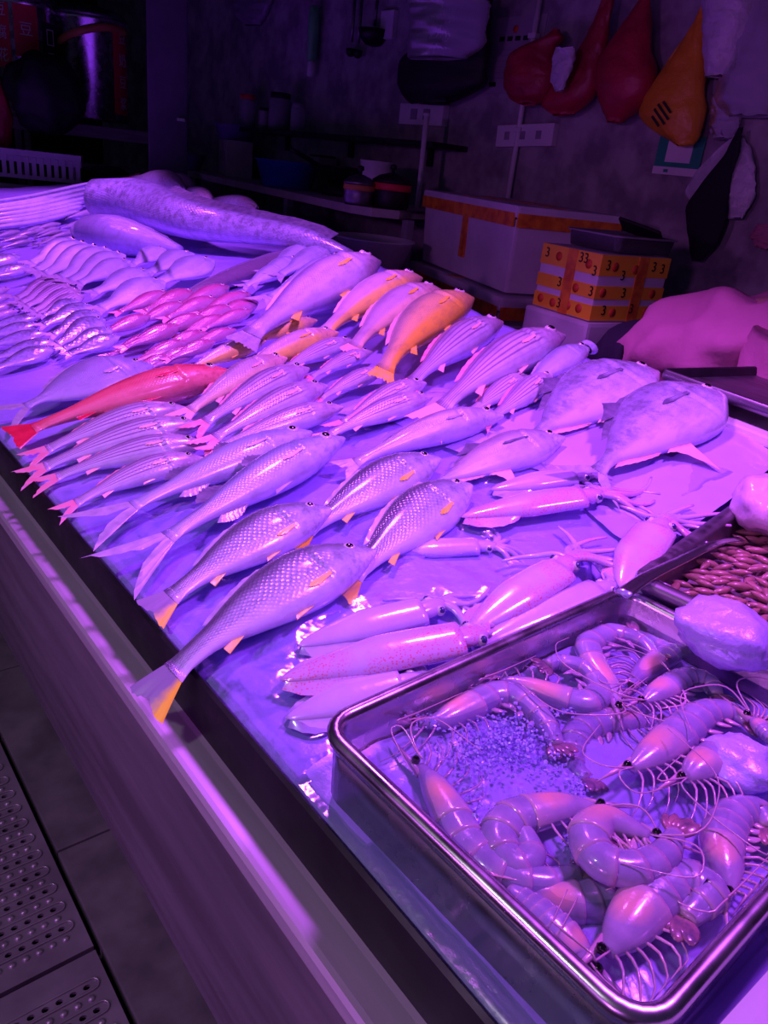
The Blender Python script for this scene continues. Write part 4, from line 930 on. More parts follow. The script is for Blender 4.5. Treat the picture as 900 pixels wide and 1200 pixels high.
# --- foam boxes stacked behind the counter
ab = math.radians(-20); bx = np.array([math.cos(ab), math.sin(ab), 0]); by = np.array([-math.sin(ab), math.cos(ab), 0])
NC = atd(590, 345, 2.90)                               # near bottom corner of the upper box
def foam_box(corner, w, d, h, label, tape=True, lid=True, taper=.95):
    cc = corner+bx*w/2+by*d/2; root = empty('foam_box', label, 'box', 'white foam boxes behind the counter', M=frame(cc, bx, by, (0, 0, 1)))
    bh = h*.86 if lid else h
    box('box_body', (0, 0, bh/2), (w-.02, d-.02, bh), M['foam'], root, .012, taper=taper)
    if lid: box('lid', (0, 0, bh+.002+(h-bh)/2), (w, d, h-bh), M['foam'], root, .014)
    if tape:
        z = bh
        for sx in (-1, 1): box('tape', (sx*(w/2+.0005), 0, z-.005), (.006, d*.97, .046), M['tape'], root)
        for sy in (-1, 1): box('tape', (0, sy*(d/2+.0005), z-.005), (w*.97, .006, .046), M['tape'], root)
        for y in (-.02*d,): box('tape', (-(w/2-.011), y, bh*.62), (.010, .045, bh*.66), M['tape'], root)
        box('tape', (.12*w, -(d/2-.011), bh*.62), (.05, .010, bh*.66), M['tape'], root)
        box('tape', (0, d*.02, h+.0025), (w*.96, .045, .002), M['tape'], root); box('tape', (-w*.05, -d*.12, h+.0025), (.045, d*.7, .002), M['tape'], root)
    return root
foam_box(NC, .44, .92, .30, 'big white foam box sealed with orange tape, topmost of its stack')
foam_box(NC-np.array([0, 0, .37])-by*.02-bx*.02, .48, .96, .36, 'white foam box with orange taped lid carrying the big taped box')
foam_box(NC*np.array([1, 1, 0])-by*.02-bx*.02, .48, .96, NC[2]-.38, 'white foam box standing on the floor at the bottom of the stack', False)
# --- printed carton with clear tray
YC = atd(690, 377, 2.50); a3 = math.radians(-8); cx_, cy_ = np.array([math.cos(a3), math.sin(a3), 0]), np.array([-math.sin(a3), math.cos(a3), 0])
cw, cd, ch = .30, .265, .20
gb = empty('foam_box', 'pale grey foam box under the yellow taped carton', 'box', 'white foam boxes behind the counter', M=frame(YC+cx_*.155+cy_*.135-np.array([0, 0, YC[2]]), cx_, cy_, (0, 0, 1)))
box('box_body', (0, 0, YC[2]*.42), (.33, .29, YC[2]*.84), M['foam'], gb, .012); box('lid', (0, 0, YC[2]*.92), (.34, .30, YC[2]*.155), M['foam'], gb, .012)
yb = empty('taped_carton', 'white carton wrapped in yellow tape printed with black digits', 'box', M=frame(YC+cx_*cw/2+cy_*cd/2, cx_, cy_, (0, 0, 1)))
box('carton_body', (0, 0, ch/2), (cw, cd, ch), M['foam'], yb, .006)
for z, h in ((.168, .062), (.088, .040), (.026, .046)):
    box('yellow_tape', (0, 0, z), (cw+.004, cd+.004, h), M['ytape'], yb, .001)
box('orange_tape', (-(cw/2+.0015), -.01, ch/2), (.004, .042, ch*.99), M['tape'], yb); box('orange_tape', (.03, -(cd/2+.0015), ch/2), (.042, .004, ch*.99), M['tape'], yb)
for (u, z, t) in ((.105, .172, '3'), (-.06, .178, '33'), (-.115, .148, '3'), (.025, .092, '3'), (-.118, .088, '3'), (.01, .028, '3')):
    textmesh('tape_digit', t, .042, M['ink_black'], yb, Matrix(((0, 0, -1, -(cw/2+.0035)), (-1, 0, 0, u), (0, 1, 0, z), (0, 0, 0, 1))))
for (u, z, t) in ((-.12, .168, '3'), (-.05, .14, '3'), (.08, .17, '3'), (.12, .165, '3'), (-.10, .034, '3'), (.02, .04, '3'), (-.03, .088, '3')):
    textmesh('tape_digit', t, .042, M['ink_black'], yb, Matrix(((1, 0, 0, u), (0, 0, -1, -(cd/2+.0035)), (0, 1, 0, z), (0, 0, 0, 1))))
for (u, z) in ((.05, .168), (-.085, .165), (-.05, .088), (.04, .026), (.10, .03), (-.08, .03), (-.03, .03)):
    lathe('printed_emblem', [(.0, -.0004), (.014, -.0004), (.014, .0004), (.0, .0004)], M['ink_red'], yb, seg=14).matrix_local = Matrix.Translation((-(cw/2+.003), u, z)) @ Matrix.Rotation(math.pi/2, 4, 'Y')
for (u, z) in ((-.09, .165), (.0, .16), (-.12, .088), (.10, .088), (-.06, .028), (.09, .03)):
    lathe('printed_emblem', [(.0, -.0004), (.014, -.0004), (.014, .0004), (.0, .0004)], M['ink_red'], yb, seg=14).matrix_local = Matrix.Translation((u, -(cd/2+.003), z)) @ Matrix.Rotation(math.pi/2, 4, 'X')
pt = empty('clear_tray', 'shallow clear plastic tray on top of the yellow taped carton', 'tray', M=frame(YC+cx_*.19+cy_*.12+np.array([0, 0, ch+.003]), cx_, cy_, (0, 0, 1)))
traymesh('tray_body', .27, .24, [(.03, 0), (.012, .003), (.004, .045), (0, .048), (.002, .05), (.006, .047), (.014, .006), (.034, .004)], M['cleartray'], pt, .03)
traymesh('tray_rim', .272, .242, [(-.003, .046), (-.003, .05), (.003, .052), (.005, .048)], M['grey'], pt, .03)
ph = box('mobile_phone', (0, 0, 0), (.075, .15, .010), M['black'], None, .004); ph.matrix_world = frame(YC+cx_*.25+cy_*.10+np.array([0, 0, ch+.068]), cy_*-.0+cx_, cy_, (0, 0, 1)) @ Matrix.Rotation(.55, 4, 'Y') @ rotz(.35)
tag(ph, 'black mobile phone leaning in the clear plastic tray', 'phone')
# --- white basin on a stool behind the fish
bc = atd(437, 288, 3.5); bs = empty('basin', 'white plastic basin beside the foam box stack', 'basin', loc=ground(bc, bc[2]-.10))
lathe('bowl', [(.02, .0), (.115, .0), (.125, .006), (.172, .125), (.18, .128), (.180, .134), (.170, .134), (.118, .012), (.02, .010)], M['white'], bs, seg=40)
lathe('stand', [(.02, -(bc[2]-.10)), (.12, -(bc[2]-.10)), (.13, -.02), (.11, -.002), (.02, -.001)], M['grey'], bs)
# --- pipes, sockets, poster on the wall
def wallpt(x, y, off=.02): return atx(x, y, WX-off)
def wbox(name, p0, p1, thick, mat, label=None, cat=None, parent=None, off=0., bev=.004):
    """a box on the wall between two pixel corners (top-left, bottom-right)"""
    A = wallpt(*p0, off); Bq = wallpt(*p1, off); c = (A+Bq)/2; o = box(name, (0, 0, 0), (thick, abs(A[1]-Bq[1]), abs(A[2]-Bq[2])), mat, parent, bev)
    o.location = (WX-off-thick/2, c[1], c[2])
    if label: tag(o, label, cat)
    return o
pi = empty('wall_pipe', 'white electric conduit running down the concrete wall to the socket strip', 'pipe', loc=wallpt(600, 205))
pl = np.array(pi.location)
A, Bq = wallpt(634, -25, .03), wallpt(600, 215, .03); Bq[1] = (A[1]+Bq[1])/2; A[1] = Bq[1]
Bq[2] -= .25
tube('pipe', [A-pl, (A+Bq)/2-pl, Bq-pl], .012, M['white'], pi, 12, (1, 0, 0))
for q in (.2, .55): box('pipe_clip', tuple(A+(Bq-A)*q-pl), (.03, .045, .02), M['white'], pi, .003)
ss = wbox('socket_strip', (590, 145), (651, 175), .035, M['white'], 'white socket strip mounted on the conduit', 'socket'); ss.rotation_euler = (-.06, 0, 0)
dy = ss.dimensions[1]
for k in range(3): box('socket', (-.019, dy*(.30-.28*k), 0), (.004, .030, .034), M['grey'], ss, .002)
sw = wbox('switch_box', (476, 122), (524, 149), .04, M['white'], 'white twin switch box under the black hanging bag', 'switch')
for k in range(2): box('switch', (-.022, .05-.10*k, 0), (.006, .05, .05), M['grey'], sw, .003)
rod = empty('white_rod', 'short white rod standing up behind the foam box', 'rod', loc=wallpt(493, 230, .25)); rl = np.array(rod.location)
A, Bq = atx(500, 136, WX-.25), atx(492, 215, WX-.25); tube('pole', [Bq-rl-np.array([0, 0, .2]), Bq-rl, A-rl], .013, M['white'], rod, 12, (1, 0, 0)); tube('cap', [A-rl, A-rl+np.array([0, 0, .012])], .017, M['white'], rod, 12, (1, 0, 0))
po = wbox('wall_poster', (575, 22), (627, 110), .004, M['paper'], 'faded paper notice with printed emblem behind the red bags', 'poster', bev=0)
py, pz = po.dimensions[1], po.dimensions[2]
MT = lambda u, z, dx: Matrix(((0, 0, -1, -dx), (-1, 0, 0, u), (0, 1, 0, z), (0, 0, 0, 1)))
ln = lathe('printed_emblem', [(0, 0), (.016, 0), (.016, .0006), (0, .0006)], M['ink_red'], po, seg=14); ln.matrix_local = Matrix.Translation((-.0028, 0, pz*.34)) @ Matrix.Rotation(math.pi/2, 4, 'Y')
for k in range(4): box('printed_mark', (-.0025, py*(.22-.14*k), pz*.22), (.001, py*.09, pz*.06), M['ink_black'], po)
for k in range(6): box('printed_line', (-.0025, py*.02*(k % 2), pz*(.08-.075*k)), (.001, py*(.7-.08*(k % 3)), pz*.012), M['grey'], po)
box('printed_mark', (-.0025, py*.28, -pz*.38), (.001, py*.12, pz*.06), M['ink_black'], po)

# --- hanging bags, traced as rows (y, left, right) on the wall and given depth
def hung(name, rows, depth, mat, label=None, cat='bag', off=.02, seed=0, group=None, parent=None, wr=.012, seg=22, n=30):
    R = np.array(rows, float); ys = np.linspace(R[0, 0], R[-1, 0], n); V = []
    k = np.linspace(0, 1, len(R)); q = np.interp(ys, R[:, 0], k); sm = lambda c: np.interp(q, k, R[:, c])
    Lf, Rg = sm(1), sm(2); Lf = np.convolve(np.pad(Lf, 1, 'edge'), [.25, .5, .25], 'valid'); Rg = np.convolve(np.pad(Rg, 1, 'edge'), [.25, .5, .25], 'valid')
    wmax = None; pts = []
    for i in range(n): pts.append((wallpt(Lf[i], ys[i], off+depth/2), wallpt(Rg[i], ys[i], off+depth/2)))
    ws = [np.linalg.norm(a-b) for a, b in pts]; wmax = max(ws); c0 = (pts[0][0]+pts[0][1])/2; c0[0] = WX-off
    for i in range(n):
        a, b = pts[i]; c = (a+b)/2; hd_ = depth/2*min(1, (ws[i]/wmax)**.8)
        for j in range(seg):
            t = 2*math.pi*j/seg; y = (a-b)/2*math.cos(t); x = hd_*math.sin(t)
            w = wr*mn.noise((i*.22+seed, math.cos(t)*2.4, math.sin(t)*2.4))+wr*.6*mn.noise((i*.5+seed, math.cos(t)*6, math.sin(t)*6))
            V.append(c+y*(1+w*2)+np.array([min(-x+w, depth/2), 0, w*.6])-c0)
    F = grid_faces(n, seg)+[tuple(range(seg)), tuple((n-1)*seg+j for j in range(seg))[::-1]]
    o = mesh(name, V, F, M[mat], parent)
    if parent is None: o.location = c0; tag(o, label, cat, group)
    else: o.location = c0-np.array(parent.location)
    return o
hung('plastic_bag', [(0, 480, 572), (20, 482, 572), (55, 480, 566), (68, 478, 545)], .14, 'clearbag', 'clear plastic bag hanging over the black bag', seed=1, off=.16)
hung('black_bag', [(-10, 560, 578), (10, 545, 576), (45, 500, 574), (70, 470, 572), (100, 467, 568), (116, 474, 540), (121, 485, 520)], .16, 'black', 'black plastic bag hanging above the twin switch box', seed=2)
r1 = hung('red_bag', [(34, 650, 654), (44, 640, 662), (52, 620, 652), (62, 602, 650), (85, 594, 652), (105, 594, 648), (117, 600, 642), (122, 612, 630)], .16, 'redbag', 'round bulging red plastic bag tied with a loop', seed=3)
wp = hung('white_packet', [(56, 652, 675), (75, 648, 672), (95, 646, 664), (106, 650, 660)], .05, 'whitebag', 'crumpled white packet between the red bags', 'packet', off=.17, seed=4)
hung('red_bag', [(-10, 712, 720), (10, 703, 717), (40, 690, 712), (70, 672, 706), (95, 655, 702), (115, 638, 694), (128, 636, 680), (135, 650, 668)], .13, 'redbag', 'red plastic bag sagging sideways with a long twisted handle', seed=5)
hung('red_bag', [(-10, 756, 764), (10, 744, 762), (40, 724, 762), (65, 706, 764), (90, 700, 768), (112, 702, 762), (130, 706, 748), (143, 714, 728)], .16, 'redbag', 'full red plastic bag hanging next to the yellow bag', seed=6)
yg = hung('yellow_bag', [(8, 822, 828), (30, 812, 828), (60, 792, 826), (90, 772, 826), (115, 756, 825), (135, 748, 824), (150, 762, 822), (165, 784, 818), (170, 796, 810)], .14, 'yellowbag', 'yellow plastic bag printed with small dark letters', seed=7)
for k, w in enumerate((.050, .075, .075, .055)):
    p = wallpt(768+4.5*k, 142-5.5*k, .165)-np.array(yg.location); box('printed_line', (0, 0, 0), (.003, w, .008), M['ink_black'], yg, 0, Matrix.Translation(p) @ Matrix.Rotation(.7, 4, 'X'))
hung('white_bag', [(-10, 824, 890), (20, 826, 884), (50, 825, 872), (75, 826, 858), (90, 828, 850)], .16, 'whitebag', 'white plastic bag hanging beside the yellow bag', seed=8)
hung('plastic_bag', [(-5, 868, 905), (30, 862, 915), (80, 846, 915), (120, 838, 912), (136, 856, 900)], .12, 'clearbag', 'thin clear plastic bag hanging beside the white bag', seed=9)
hung('plastic_bag', [(112, 834, 868), (135, 832, 868), (150, 832, 866), (162, 838, 858)], .06, 'clearbag', 'small folded clear bag above the apron', seed=10, off=.02)
gc = wbox('payment_card', (775, 158), (817, 208), .004, M['green'], 'green payment card hanging below the yellow bag', 'card', off=.01, bev=0)
gy, gz = gc.dimensions[1], gc.dimensions[2]
box('blank_panel', (-.003, 0, gz*.10), (.002, gy*.55, gz*.55), M['white'], gc); box('card_foot', (-.003, 0, -gz*.40), (.002, gy, gz*.2), M['white'], gc); box('printed_mark', (-.0045, gy*.2, -gz*.40), (.001, gy*.1, gz*.08), M['green'], gc)
ap = hung('apron', [(158, 862, 868), (175, 840, 880), (200, 816, 886), (225, 802, 886), (240, 812, 880), (256, 845, 870)], .05, 'whitebag', 'white and black apron hanging from a hook on the wall', 'apron', seed=11)
hung('black_panel', [(150, 866, 870), (180, 850, 866), (210, 826, 856), (240, 804, 852), (265, 806, 850), (290, 808, 838), (305, 812, 822)], .05, 'blackcloth', parent=ap, off=.065, seed=12)
hung('cloth', [(262, 888, 905), (275, 880, 910), (286, 884, 910), (291, 892, 905)], .05, 'pink', 'crumpled pink cloth hanging low on the wall', 'cloth', seed=13)

# --- kitchen table along the wall, with its clutter
TZ = 1.03
ta = empty('kitchen_table', 'long grey table with rounded end carrying pots and basins', 'table', loc=ground(atz(430, 238, TZ), 0)); tl_ = np.array(ta.location)
edge = [atd(205, 172, 6.2), atd(262, 194, 5.2), atd(330, 219, 4.4), atd(395, 237, 3.8), atd(432, 241, 3.6), atd(468, 240, 3.62), atd(484, 238, 3.75)]
edge = np.array([ground(p, TZ) for p in spline(np.array([ground(p, 0) for p in edge]), 24)])
back = np.array([[WX-.02, p[1]+.05, TZ] for p in edge]); n = len(edge); V = []
for z in (0, -.035):
    V += [p-tl_+np.array([0, 0, z]) for p in edge]; V += [p-tl_+np.array([0, 0, z]) for p in back]
F = []
for i in range(n-1): F += [(i, i+1, n+i+1, n+i), (2*n+i, 3*n+i, 3*n+i+1, 2*n+i+1), (i, 2*n+i, 2*n+i+1, i+1)]
F += [(n-1, 3*n-1, 4*n-1, 2*n-1)]
mesh('table_top', V, F, M['cream'], ta, False)
for i in (3, 14, 22):
    p = edge[i]*.9+back[i]*.1-tl_; box('leg', (p[0], p[1], (TZ-.035)/2), (.04, .04, TZ-.035), M['grey'], ta, .004)
def ontable(x, y, D): p = atd(x, y, D); return ground(p, TZ)
def pot(name, x, y, D, r, h, mat, label, cat, lidm=None, band=None, rim=True, group=None):
    o = empty(name, label, cat, group, loc=ontable(x, y, D))
    lathe('pot_body', [(.01, 0), (r*.9, 0), (r*.97, .01), (r, h*.5), (r, h*.95), (r*1.04, h*.97), (r*1.04, h), (r*.97, h), (r*.95, h*.1), (.01, h*.08)], M[mat], o)
    if band: lathe('band', [(r*1.012, h*.72), (r*1.05, h*.74), (r*1.05, h*.98), (r*1.012, h)], M[band], o)
    if lidm:
        l = lathe('lid', [(r*1.05, h), (r*1.06, h+.01), (r*.7, h+.03), (r*.2, h+.042), (.004, h+.043)], M[lidm], o)
        lathe('knob', [(.008, h+.04), (.008, h+.055), (.016, h+.06), (.014, h+.075), (.004, h+.078)], M['black'], l, seg=14)
    return o
pot('cooking_pot', 420, 232, 3.72, .068, .085, 'steel', 'small steel pot with an orange band and lid at the rounded table end', 'pot', 'steel', 'orangeband')
pot('cooking_pot', 458, 230, 3.75, .085, .105, 'steel_dark', 'dark cooking pot with wide lid standing beside the white jug', 'pot', 'steel_dark', 'redlabel')
mg = pot('jug', 441, 196, 4.15, .08, .19, 'white', 'plain white cylindrical jug behind the cooking pots', 'jug')
bb = empty('basin', 'large blue plastic basin on the kitchen table', 'basin', loc=ontable(337, 205, 4.75)); lathe('bowl', [(.02, .0), (.13, 0), (.14, .005), (.175, .13), (.187, .133), (.187, .14), (.172, .138), (.132, .012), (.02, .01)], M['bluebasin'], bb, seg=36)
cb = box('white_carton', (0, 0, .11), (.17, .38, .22), M['cream'], None, .006); cb.location = ontable(276, 175, 5.75); cb.rotation_euler = (0, 0, -.35); tag(cb, 'pale carton with faint print carrying a violet basin', 'box')
for k in range(3): box('printed_mark', (-.086, .09-.09*k, .12), (.002, .04, .06), M['grey'], cb)
vb = empty('basin', 'violet plastic basin standing on the pale carton', 'basin', loc=np.array(cb.location)+np.array([0, 0, .221])); lathe('bowl', [(.02, .0), (.10, 0), (.11, .005), (.14, .085), (.147, .09), (.135, .088), (.10, .01), (.02, .01)], M['purplebasin'], vb)
tw = box('tin', (0, 0, .09), (.13, .11, .18), M['grey'], None, .008); tw.location = ontable(378, 190, 5.0); tag(tw, 'pale square tin behind the blue basin', 'tin'); box('tin_lid', (0, 0, .185), (.12, .10, .012), M['steel_dark'], tw, .004)
bg = empty('bowl', 'small stacked bowl at the far end of the kitchen table', 'bowl', loc=ontable(224, 172, 6.15)); lathe('bowl_body', [(.01, 0), (.06, 0), (.065, .01), (.10, .10), (.105, .105), (.09, .102), (.055, .014), (.01, .01)], M['purplebasin'], bg)
# back shelf with jars
sh = empty('wall_shelf', 'dark wall shelf of jars above the kitchen table', 'shelf', loc=(WX-.12, 4.0, 1.32)); box('board', (0, 0, 0), (.24, 1.9, .025), M['steel_dark'], sh, .003)
for y in (-.7, .0, .7): box('bracket', (.10, y, -.05), (.03, .02, .09), M['steel_dark'], sh)
def jar(x, r, h, mat, label, lidm, y=0.):
    p = atx(x, 90, WX-.13); o = empty('jar', label, 'jar', loc=(WX-.13, p[1], 1.3335)); lathe('glass', [(.01, 0), (r, 0), (r, h*.8), (r*.8, h*.9), (r*.8, h)], M[mat], o, seg=20); lathe('lid', [(r*.85, h*.88), (r*.88, h*.9), (r*.88, h*1.04), (.01, h*1.05)], M[lidm], o, seg=20)
jar(291, .055, .19, 'clearbag', 'glass jar with red lid on the dark wall shelf', 'redlabel'); jar(330, .07, .2, 'grey', 'tall grey canister on the dark wall shelf', 'steel_dark'); jar(352, .045, .15, 'clearbag', 'short clear jar on the dark wall shelf', 'grey'); jar(312, .04, .12, 'paper', 'small pale jar on the dark wall shelf', 'black')
# burner and wok
wk = empty('wok', 'dark iron wok resting on the table below the wall shelf', 'wok', loc=ontable(408, 190, 4.5)); lathe('pan', [(.03, .05), (.12, .07), (.2, .14), (.205, .145), (.19, .142), (.03, .06)], M['steel_dark'], wk); lathe('burner', [(.02, 0), (.13, 0), (.13, .03), (.08, .06), (.02, .06)], M['black'], wk); tube('handle', [(-.19, 0, .14), (-.30, 0, .18), (-.36, 0, .2)], .012, M['black'], wk)
# things hanging on the wall above the table
gt = empty('green_bottle', 'slim green bottle with white cap hanging on the wall', 'bottle', loc=wallpt(364, 90, .05)); gl_ = np.array(gt.location); hgt = wallpt(364, 8, .05)[2]-gl_[2]
lathe('bottle_body', [(.012, hgt*.22), (.03, hgt*.25), (.032, hgt*.9), (.028, hgt), (.004, hgt)], M['greenb'], gt, seg=18); lathe('cap', [(.02, 0), (.024, .01), (.024, hgt*.2), (.014, hgt*.23)], M['white'], gt, seg=18)
def ladle(x, y0, y1, r, label):
    A = wallpt(x+6, y0, .04); Bq = wallpt(x, y1, .04); c = np.array(Bq); o = empty('ladle', label, 'ladle', loc=c); A = A-c
    tube('handle', [A, A*.5, A*.18], .009, M['steel'], o, 8, (1, 0, 0)); g = lathe('bowl', [(.004, -r*.7), (r*.5, -r*.6), (r*.9, -r*.2), (r, .02), (r*.93, .02), (r*.8, -r*.2), (.004, -r*.55)], M['steel_dark'], o, seg=18)
ladle(411, -12, 62, .028, 'slim steel ladle hanging on the wall above the pots'); ladle(419, -12, 64, .026, 'second slim ladle hanging close to the first')
ladle(438, -15, 40, .085, 'big round strainer ladle hanging on the wall'); 
wbox('hook_plate', (452, 14), (464, 46), .03, M['white'], 'small white plate on the wall beside the big strainer', 'wall plate')
hung('cloth_bag', [(-12, 285, 320), (5, 275, 318), (18, 278, 312), (30, 288, 305)], .1, 'doorgrey', 'greyish crumpled bag hanging high above the wall shelf', 'bag', seed=14, off=.3)

# --- urns and benches at the far left
def bench(name, p, w, d, h, th, mat, label, cat='bench', rot=0., slat=0):
    o = empty(name, label, cat, M=Matrix.Translation((p[0], p[1], 0)) @ rotz(rot))
    if slat:
        for k in range(slat): box('slat', (-w/2+w*(k+.5)/slat, 0, h-th/2), (w/slat*.72, d, th), M[mat], o, .002)
        box('rail', (0, -d/2-.008, h-th*.6), (w, .014, th*1.5), M[mat], o, .002)
    else: box('bench_top', (0, 0, h-th/2), (w, d, th), M[mat], o, .005)
    if slat:
        for k in range(20): box('slat', (-w/2+w*(k+.5)/20, -d/2-.02, h-.09), (w/20*.62, .012, .12), M[mat], o, .002)
        box('rail', (0, -d/2-.016, h-.155), (w, .02, .025), M[mat], o, .002)
    for sx in (-1, 1):
        for sy in (-1, 1): box('leg', (sx*(w/2-.05), sy*(d/2-.04), (h-th)/2), (.045, .045, h-th), M[mat], o, .003)
    box('stretcher', (0, -d/2+.04, h*.78), (w-.1, .03, .04), M[mat], o); return o
FD = -.38
b1 = atd(103, 152, 6.8); bench('bench', ground(b1, 0), 1.0, .62, b1[2]+.03, .08, 'wood', 'dark wooden bench carrying the steel urns', rot=FD)
b2 = atd(14, 184, 6.25); bench('rack', ground(b2, 0), .90, .40, b2[2]+.05, .05, 'white', 'white slatted rack in front of the urns', 'rack', FD, 14)
def urn(px, py, D, r, h, label, text, ang=0.):
    p = atd(px, py, D); o = empty('steel_urn', label, 'urn', 'steel urns', M=Matrix.Translation(p) @ rotz(FD))
    lathe('urn_body', [(.02, 0), (r*.97, 0), (r, .01), (r, h*.93), (r*1.02, h*.94), (r*1.02, h*.97), (r*.98, h*.98)], M['steel_bright'], o, seg=48)
    l = lathe('lid', [(r*1.03, h*.97), (r*1.03, h), (r*.8, h*1.06), (r*.3, h*1.09), (.01, h*1.09)], M['steel'], o, seg=40); lathe('knob', [(.02, h*1.08), (.02, h*1.13), (.035, h*1.14), (.03, h*1.18), (.005, h*1.19)], M['black'], l, seg=16)
    for (a0, a1, z0, z1, t) in text:
        V = []; N = 10
        for z in (z0, z1):
            for k in range(N): a = math.radians(-90+a0+(a1-a0)*k/(N-1)); V.append(((r+.002)*math.cos(a), (r+.002)*math.sin(a), z*h))
        lb = mesh('label_band', V, grid_faces(2, N, False), M['redlabel'], o)
        am = math.radians(-90+(a0+a1)/2)
        for k, chx in enumerate(t):
            zz = (z1-(z1-z0)*(k+.5)/len(t))*h; sz = min((z1-z0)*h/len(t)*.85, .09)
            textmesh('label_character', chx, sz, M['white'], lb, Matrix(((-math.sin(am), 0, math.cos(am), (r+.006)*math.cos(am)), (math.cos(am), 0, math.sin(am), (r+.006)*math.sin(am)), (0, 1, 0, zz), (0, 0, 0, 1))))
    return o
urn(38, 141, 6.75, .215, .74, 'steel urn with two red labels bearing white characters', [(-52, -22, .42, .96, '豆腐花'), (-14, 26, .52, .95, '豆')])
pu = bpy.data.objects['steel_urn']; am = math.radians(-90+48)
MU = Matrix.Translation((.217*math.cos(am), .217*math.sin(am), .50)) @ rotz(am)
cp = box('control_panel', (0, 0, 0), (.012, .11, .22), M['black'], pu, .003, MU)
for (y, z, w, h) in ((0, .07, .06, .008), (0, -.02, .06, .008), (-.026, .025, .008, .09), (.026, .025, .008, .09), (0, -.07, .05, .008)): box('printed_mark', (.0068, y, z), (.001, w, h), M['white'], cp, 0, MU)
urn(111, 141, 6.75, .24, .66, 'steel urn with one tall red label and a leather strap', [(38, 78, .08, .92, '豆奶豆浆')])
u2 = atd(111, 141, 6.75); sp = [(u2+np.array([(.247)*math.cos(t), .247*math.sin(t), .50+.09*math.sin((t+2.6)*1.1)])) for t in np.linspace(-3.0, -.7, 16)]
o = tube('strap', sp, .014, M['orangeband'], None, 8, (0, 0, 1), 1.8); tag(o, 'brown strap slung round the steel urn', 'strap')
lumpbag('black_bag', atd(52, 108, 6.25), (.24, .13, .22), 'bulging black plastic bag lying in front of the urns', 'black', 21, 'bag')
lumpbag('red_bag', atd(0, 140, 6.3), (.07, .07, .22), 'narrow red bag standing beside the slatted rack', 'redbag', 23, 'bag')
lumpbag('rag', atd(128, 203, 6.2), (.12, .08, .05), 'grey crumpled rag under the wooden bench', 'blackcloth', 25, 'cloth')

# ================================================================== PERSON bending behind the counter
PX = 1.97
hip = atx(752, 428, PX); sho = atx(985, 402, PX-.03)
axis = unit(sho-hip); per = empty('person', 'person in a loose pink shirt and dark trousers bending over behind the scale', 'person', loc=ground(hip, 0)); pb = np.array(per.location)
def skinbody():
    h = hip-pb; s = sho-pb; side = unit(np.cross(axis, (0, 0, 1)))
    vs = [h, h+(s-h)*.35+np.array([0, 0, .02]), h+(s-h)*.75+np.array([0, 0, .02]), s, s+axis*.10+np.array([0, 0, -.02]), s+axis*.17+np.array([0, 0, -.03]), s+axis*.30+np.array([0, 0, -.10])]
    rad = [.13, .12, .13, .09, .055, .075, .085]; ed = [(i, i+1) for i in range(6)]
    for sg in (-1, 1):
        k = len(vs); vs += [h+side*sg*.10+np.array([0, 0, -.06]), np.array([h[0]+side[0]*sg*.11+axis[0]*.06, h[1]+side[1]*sg*.11+axis[1]*.06, .43]), np.array([h[0]+side[0]*sg*.11-axis[0]*.02, h[1]+side[1]*sg*.11-axis[1]*.02, .07]), np.array([h[0]+side[0]*sg*.11+axis[0]*.16, h[1]+side[1]*sg*.11+axis[1]*.16, .035])]
        rad += [.085, .06, .042, .038]; ed += [(0, k), (k, k+1), (k+1, k+2), (k+2, k+3)]
        k = len(vs); sh_ = s-axis*.03+side*sg*.16; vs += [sh_, sh_+np.array([0, 0, -.24])-axis*.03, sh_+np.array([0, 0, -.45])+axis*.06]; rad += [.06, .045, .032]; ed += [(3, k), (k, k+1), (k+1, k+2)]
        w = vs[-1]; dn = unit(np.array([0, 0, -1])+axis*.3)
        k = len(vs); vs.append(w+dn*.07); rad.append(.034); ed.append((k-1, k))
        for q in range(5):
            o_ = side*(.028*(q-2)/2); f1 = w+dn*(.10 if q else .06)+o_*1.1+(axis*.035 if q == 0 else 0); f2 = w+dn*((.15, .165, .17, .16, .145)[q]-(.04 if q == 0 else 0))+o_*1.2+axis*(.03 if q else .05)
            j = len(vs); vs += [f1, f2]; rad += [.011, .009]; ed += [(k, j), (j, j+1)]
    me = bpy.data.meshes.new('body'); me.from_pydata([tuple(v) for v in vs], ed, []); o = bpy.data.objects.new('body', me); COL.objects.link(o)
    o.modifiers.new('s', 'SKIN'); 
    for i, r in enumerate(rad): me.skin_vertices[0].data[i].radius = (r, r)
    me.skin_vertices[0].data[0].use_root = True
    o.modifiers.new('u', 'SUBSURF').levels = 2
    m2 = bpy.data.meshes.new_from_object(o.evaluated_get(bpy.context.evaluated_depsgraph_get())); m2.name = 'body'
    m2.materials.clear(); m2.materials.append(M['skin']); m2.polygons.foreach_set('use_smooth', [True]*len(m2.polygons)); bpy.data.objects.remove(o); bpy.data.meshes.remove(me)
    link(bpy.data.objects.new('body', m2), per); return side, h, s
side, h_, s_ = skinbody()
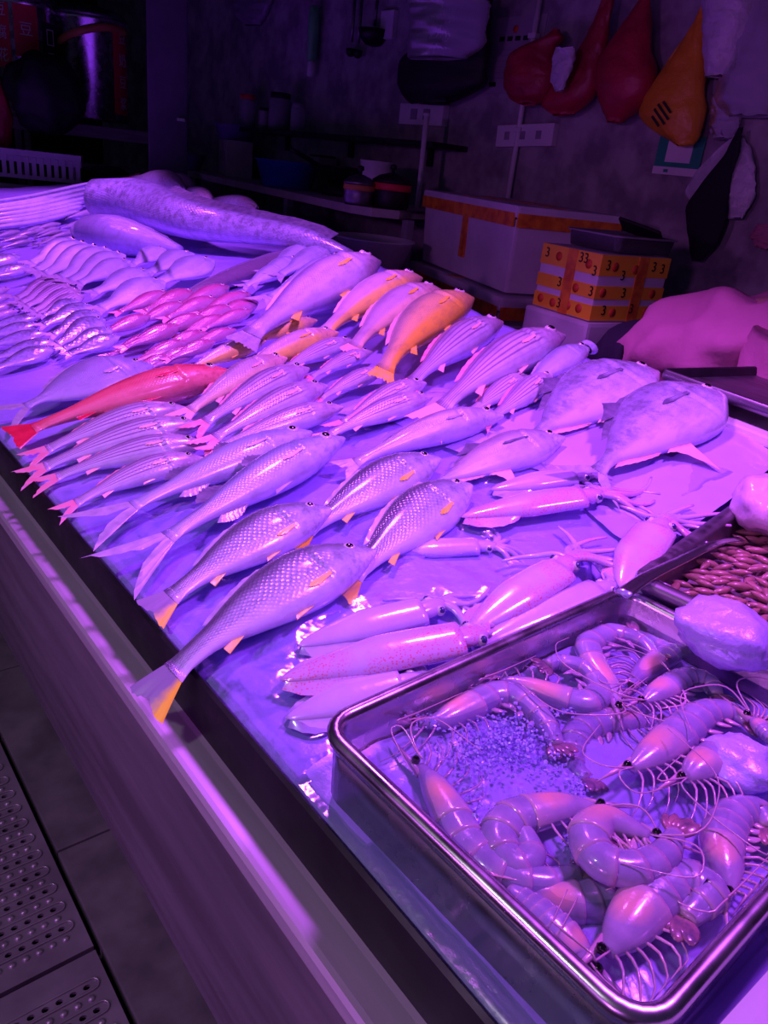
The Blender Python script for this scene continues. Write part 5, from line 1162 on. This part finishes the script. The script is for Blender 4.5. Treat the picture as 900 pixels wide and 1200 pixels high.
def cloth(name, pts, rw, rh, mat, seed, amp=.012, n=44, seg=40, caps=True):
    P = spline(pts, n); T = np.gradient(P, axis=0); V = []
    RW = np.interp(np.linspace(0, 1, n), np.linspace(0, 1, len(rw)), rw); RH = np.interp(np.linspace(0, 1, n), np.linspace(0, 1, len(rh)), rh)
    for i in range(n):
        t = unit(T[i]); u = np.array([0, 0, 1.]) if abs(t[2]) < .85 else unit(axis); s = unit(np.cross(t, u)); w = np.cross(s, t)
        for j in range(seg):
            a = 2*math.pi*j/seg; k = amp*mn.noise((i*.16+seed, math.cos(a)*2.2, math.sin(a)*2.2))+amp*.5*mn.noise((i*.09+seed, a*4, 2))
            V.append(P[i]+s*math.cos(a)*(RW[i]+k)+w*math.sin(a)*(RH[i]+k))
    F = grid_faces(n, seg)
    if caps: F += [tuple(range(seg)), tuple((n-1)*seg+j for j in range(seg))[::-1]]
    return mesh(name, V, F, M[mat], per)
cloth('shirt', [h_+axis*.02+np.array([0, 0, -.02]), h_+axis*.09+np.array([0, 0, .0]), h_+(s_-h_)*.35+np.array([0, 0, .02]), h_+(s_-h_)*.75, s_+axis*.06], [.15, .185, .20, .205, .18, .07], [.105, .145, .15, .145, .13, .06], 'pink', 3, .034)
for sg in (-1, 1):
    q = s_-axis*.03+side*sg*.15; cloth('sleeve', [q+axis*.0+np.array([0, 0, .02]), q+np.array([0, 0, -.12])-axis*.02, q+np.array([0, 0, -.25])-axis*.03], [.09, .085, .07], [.09, .085, .07], 'pink', 6+sg, .015, 20, 24)
    cloth('trouser_leg', [h_+side*sg*.09+np.array([0, 0, .0]), np.array([h_[0]+side[0]*sg*.11+axis[0]*.06, h_[1]+side[1]*sg*.11+axis[1]*.06, .43]), np.array([h_[0]+side[0]*sg*.11-axis[0]*.02, h_[1]+side[1]*sg*.11-axis[1]*.02, .09])], [.13, .10, .075], [.13, .10, .075], 'navy', 12+sg, .012, 26, 24)
cloth('trouser_seat', [h_-axis*.14, h_-axis*.05, h_+axis*.06], [.08, .16, .165], [.07, .125, .125], 'navy', 15, .008, 18, 30)
cloth('hanging_hem', [h_+axis*.10+side*0+np.array([0, 0, -.04]), h_+axis*.12+np.array([0, 0, -.16]), h_+axis*.13+np.array([0, 0, -.28])], [.11, .10, .09], [.16, .14, .12], 'pink', 18, .03, 24, 40)
tube('drawstring', spline([h_+axis*.02+np.array([0, 0, .12])-side*.02, h_-axis*.04+np.array([0, 0, .09])-side*.06, h_-axis*.08+np.array([0, 0, .05])-side*.08], 12), .004, M['cord'], per, 6)
V, F = tubegeo([s_+axis*.20+np.array([0, 0, .0]), s_+axis*.26+np.array([0, 0, -.03]), s_+axis*.34+np.array([0, 0, -.09]), s_+axis*.37+np.array([0, 0, -.15])], [.05, .115, .12, .05], 20); mesh('hair', V, F, M['hair'], per)
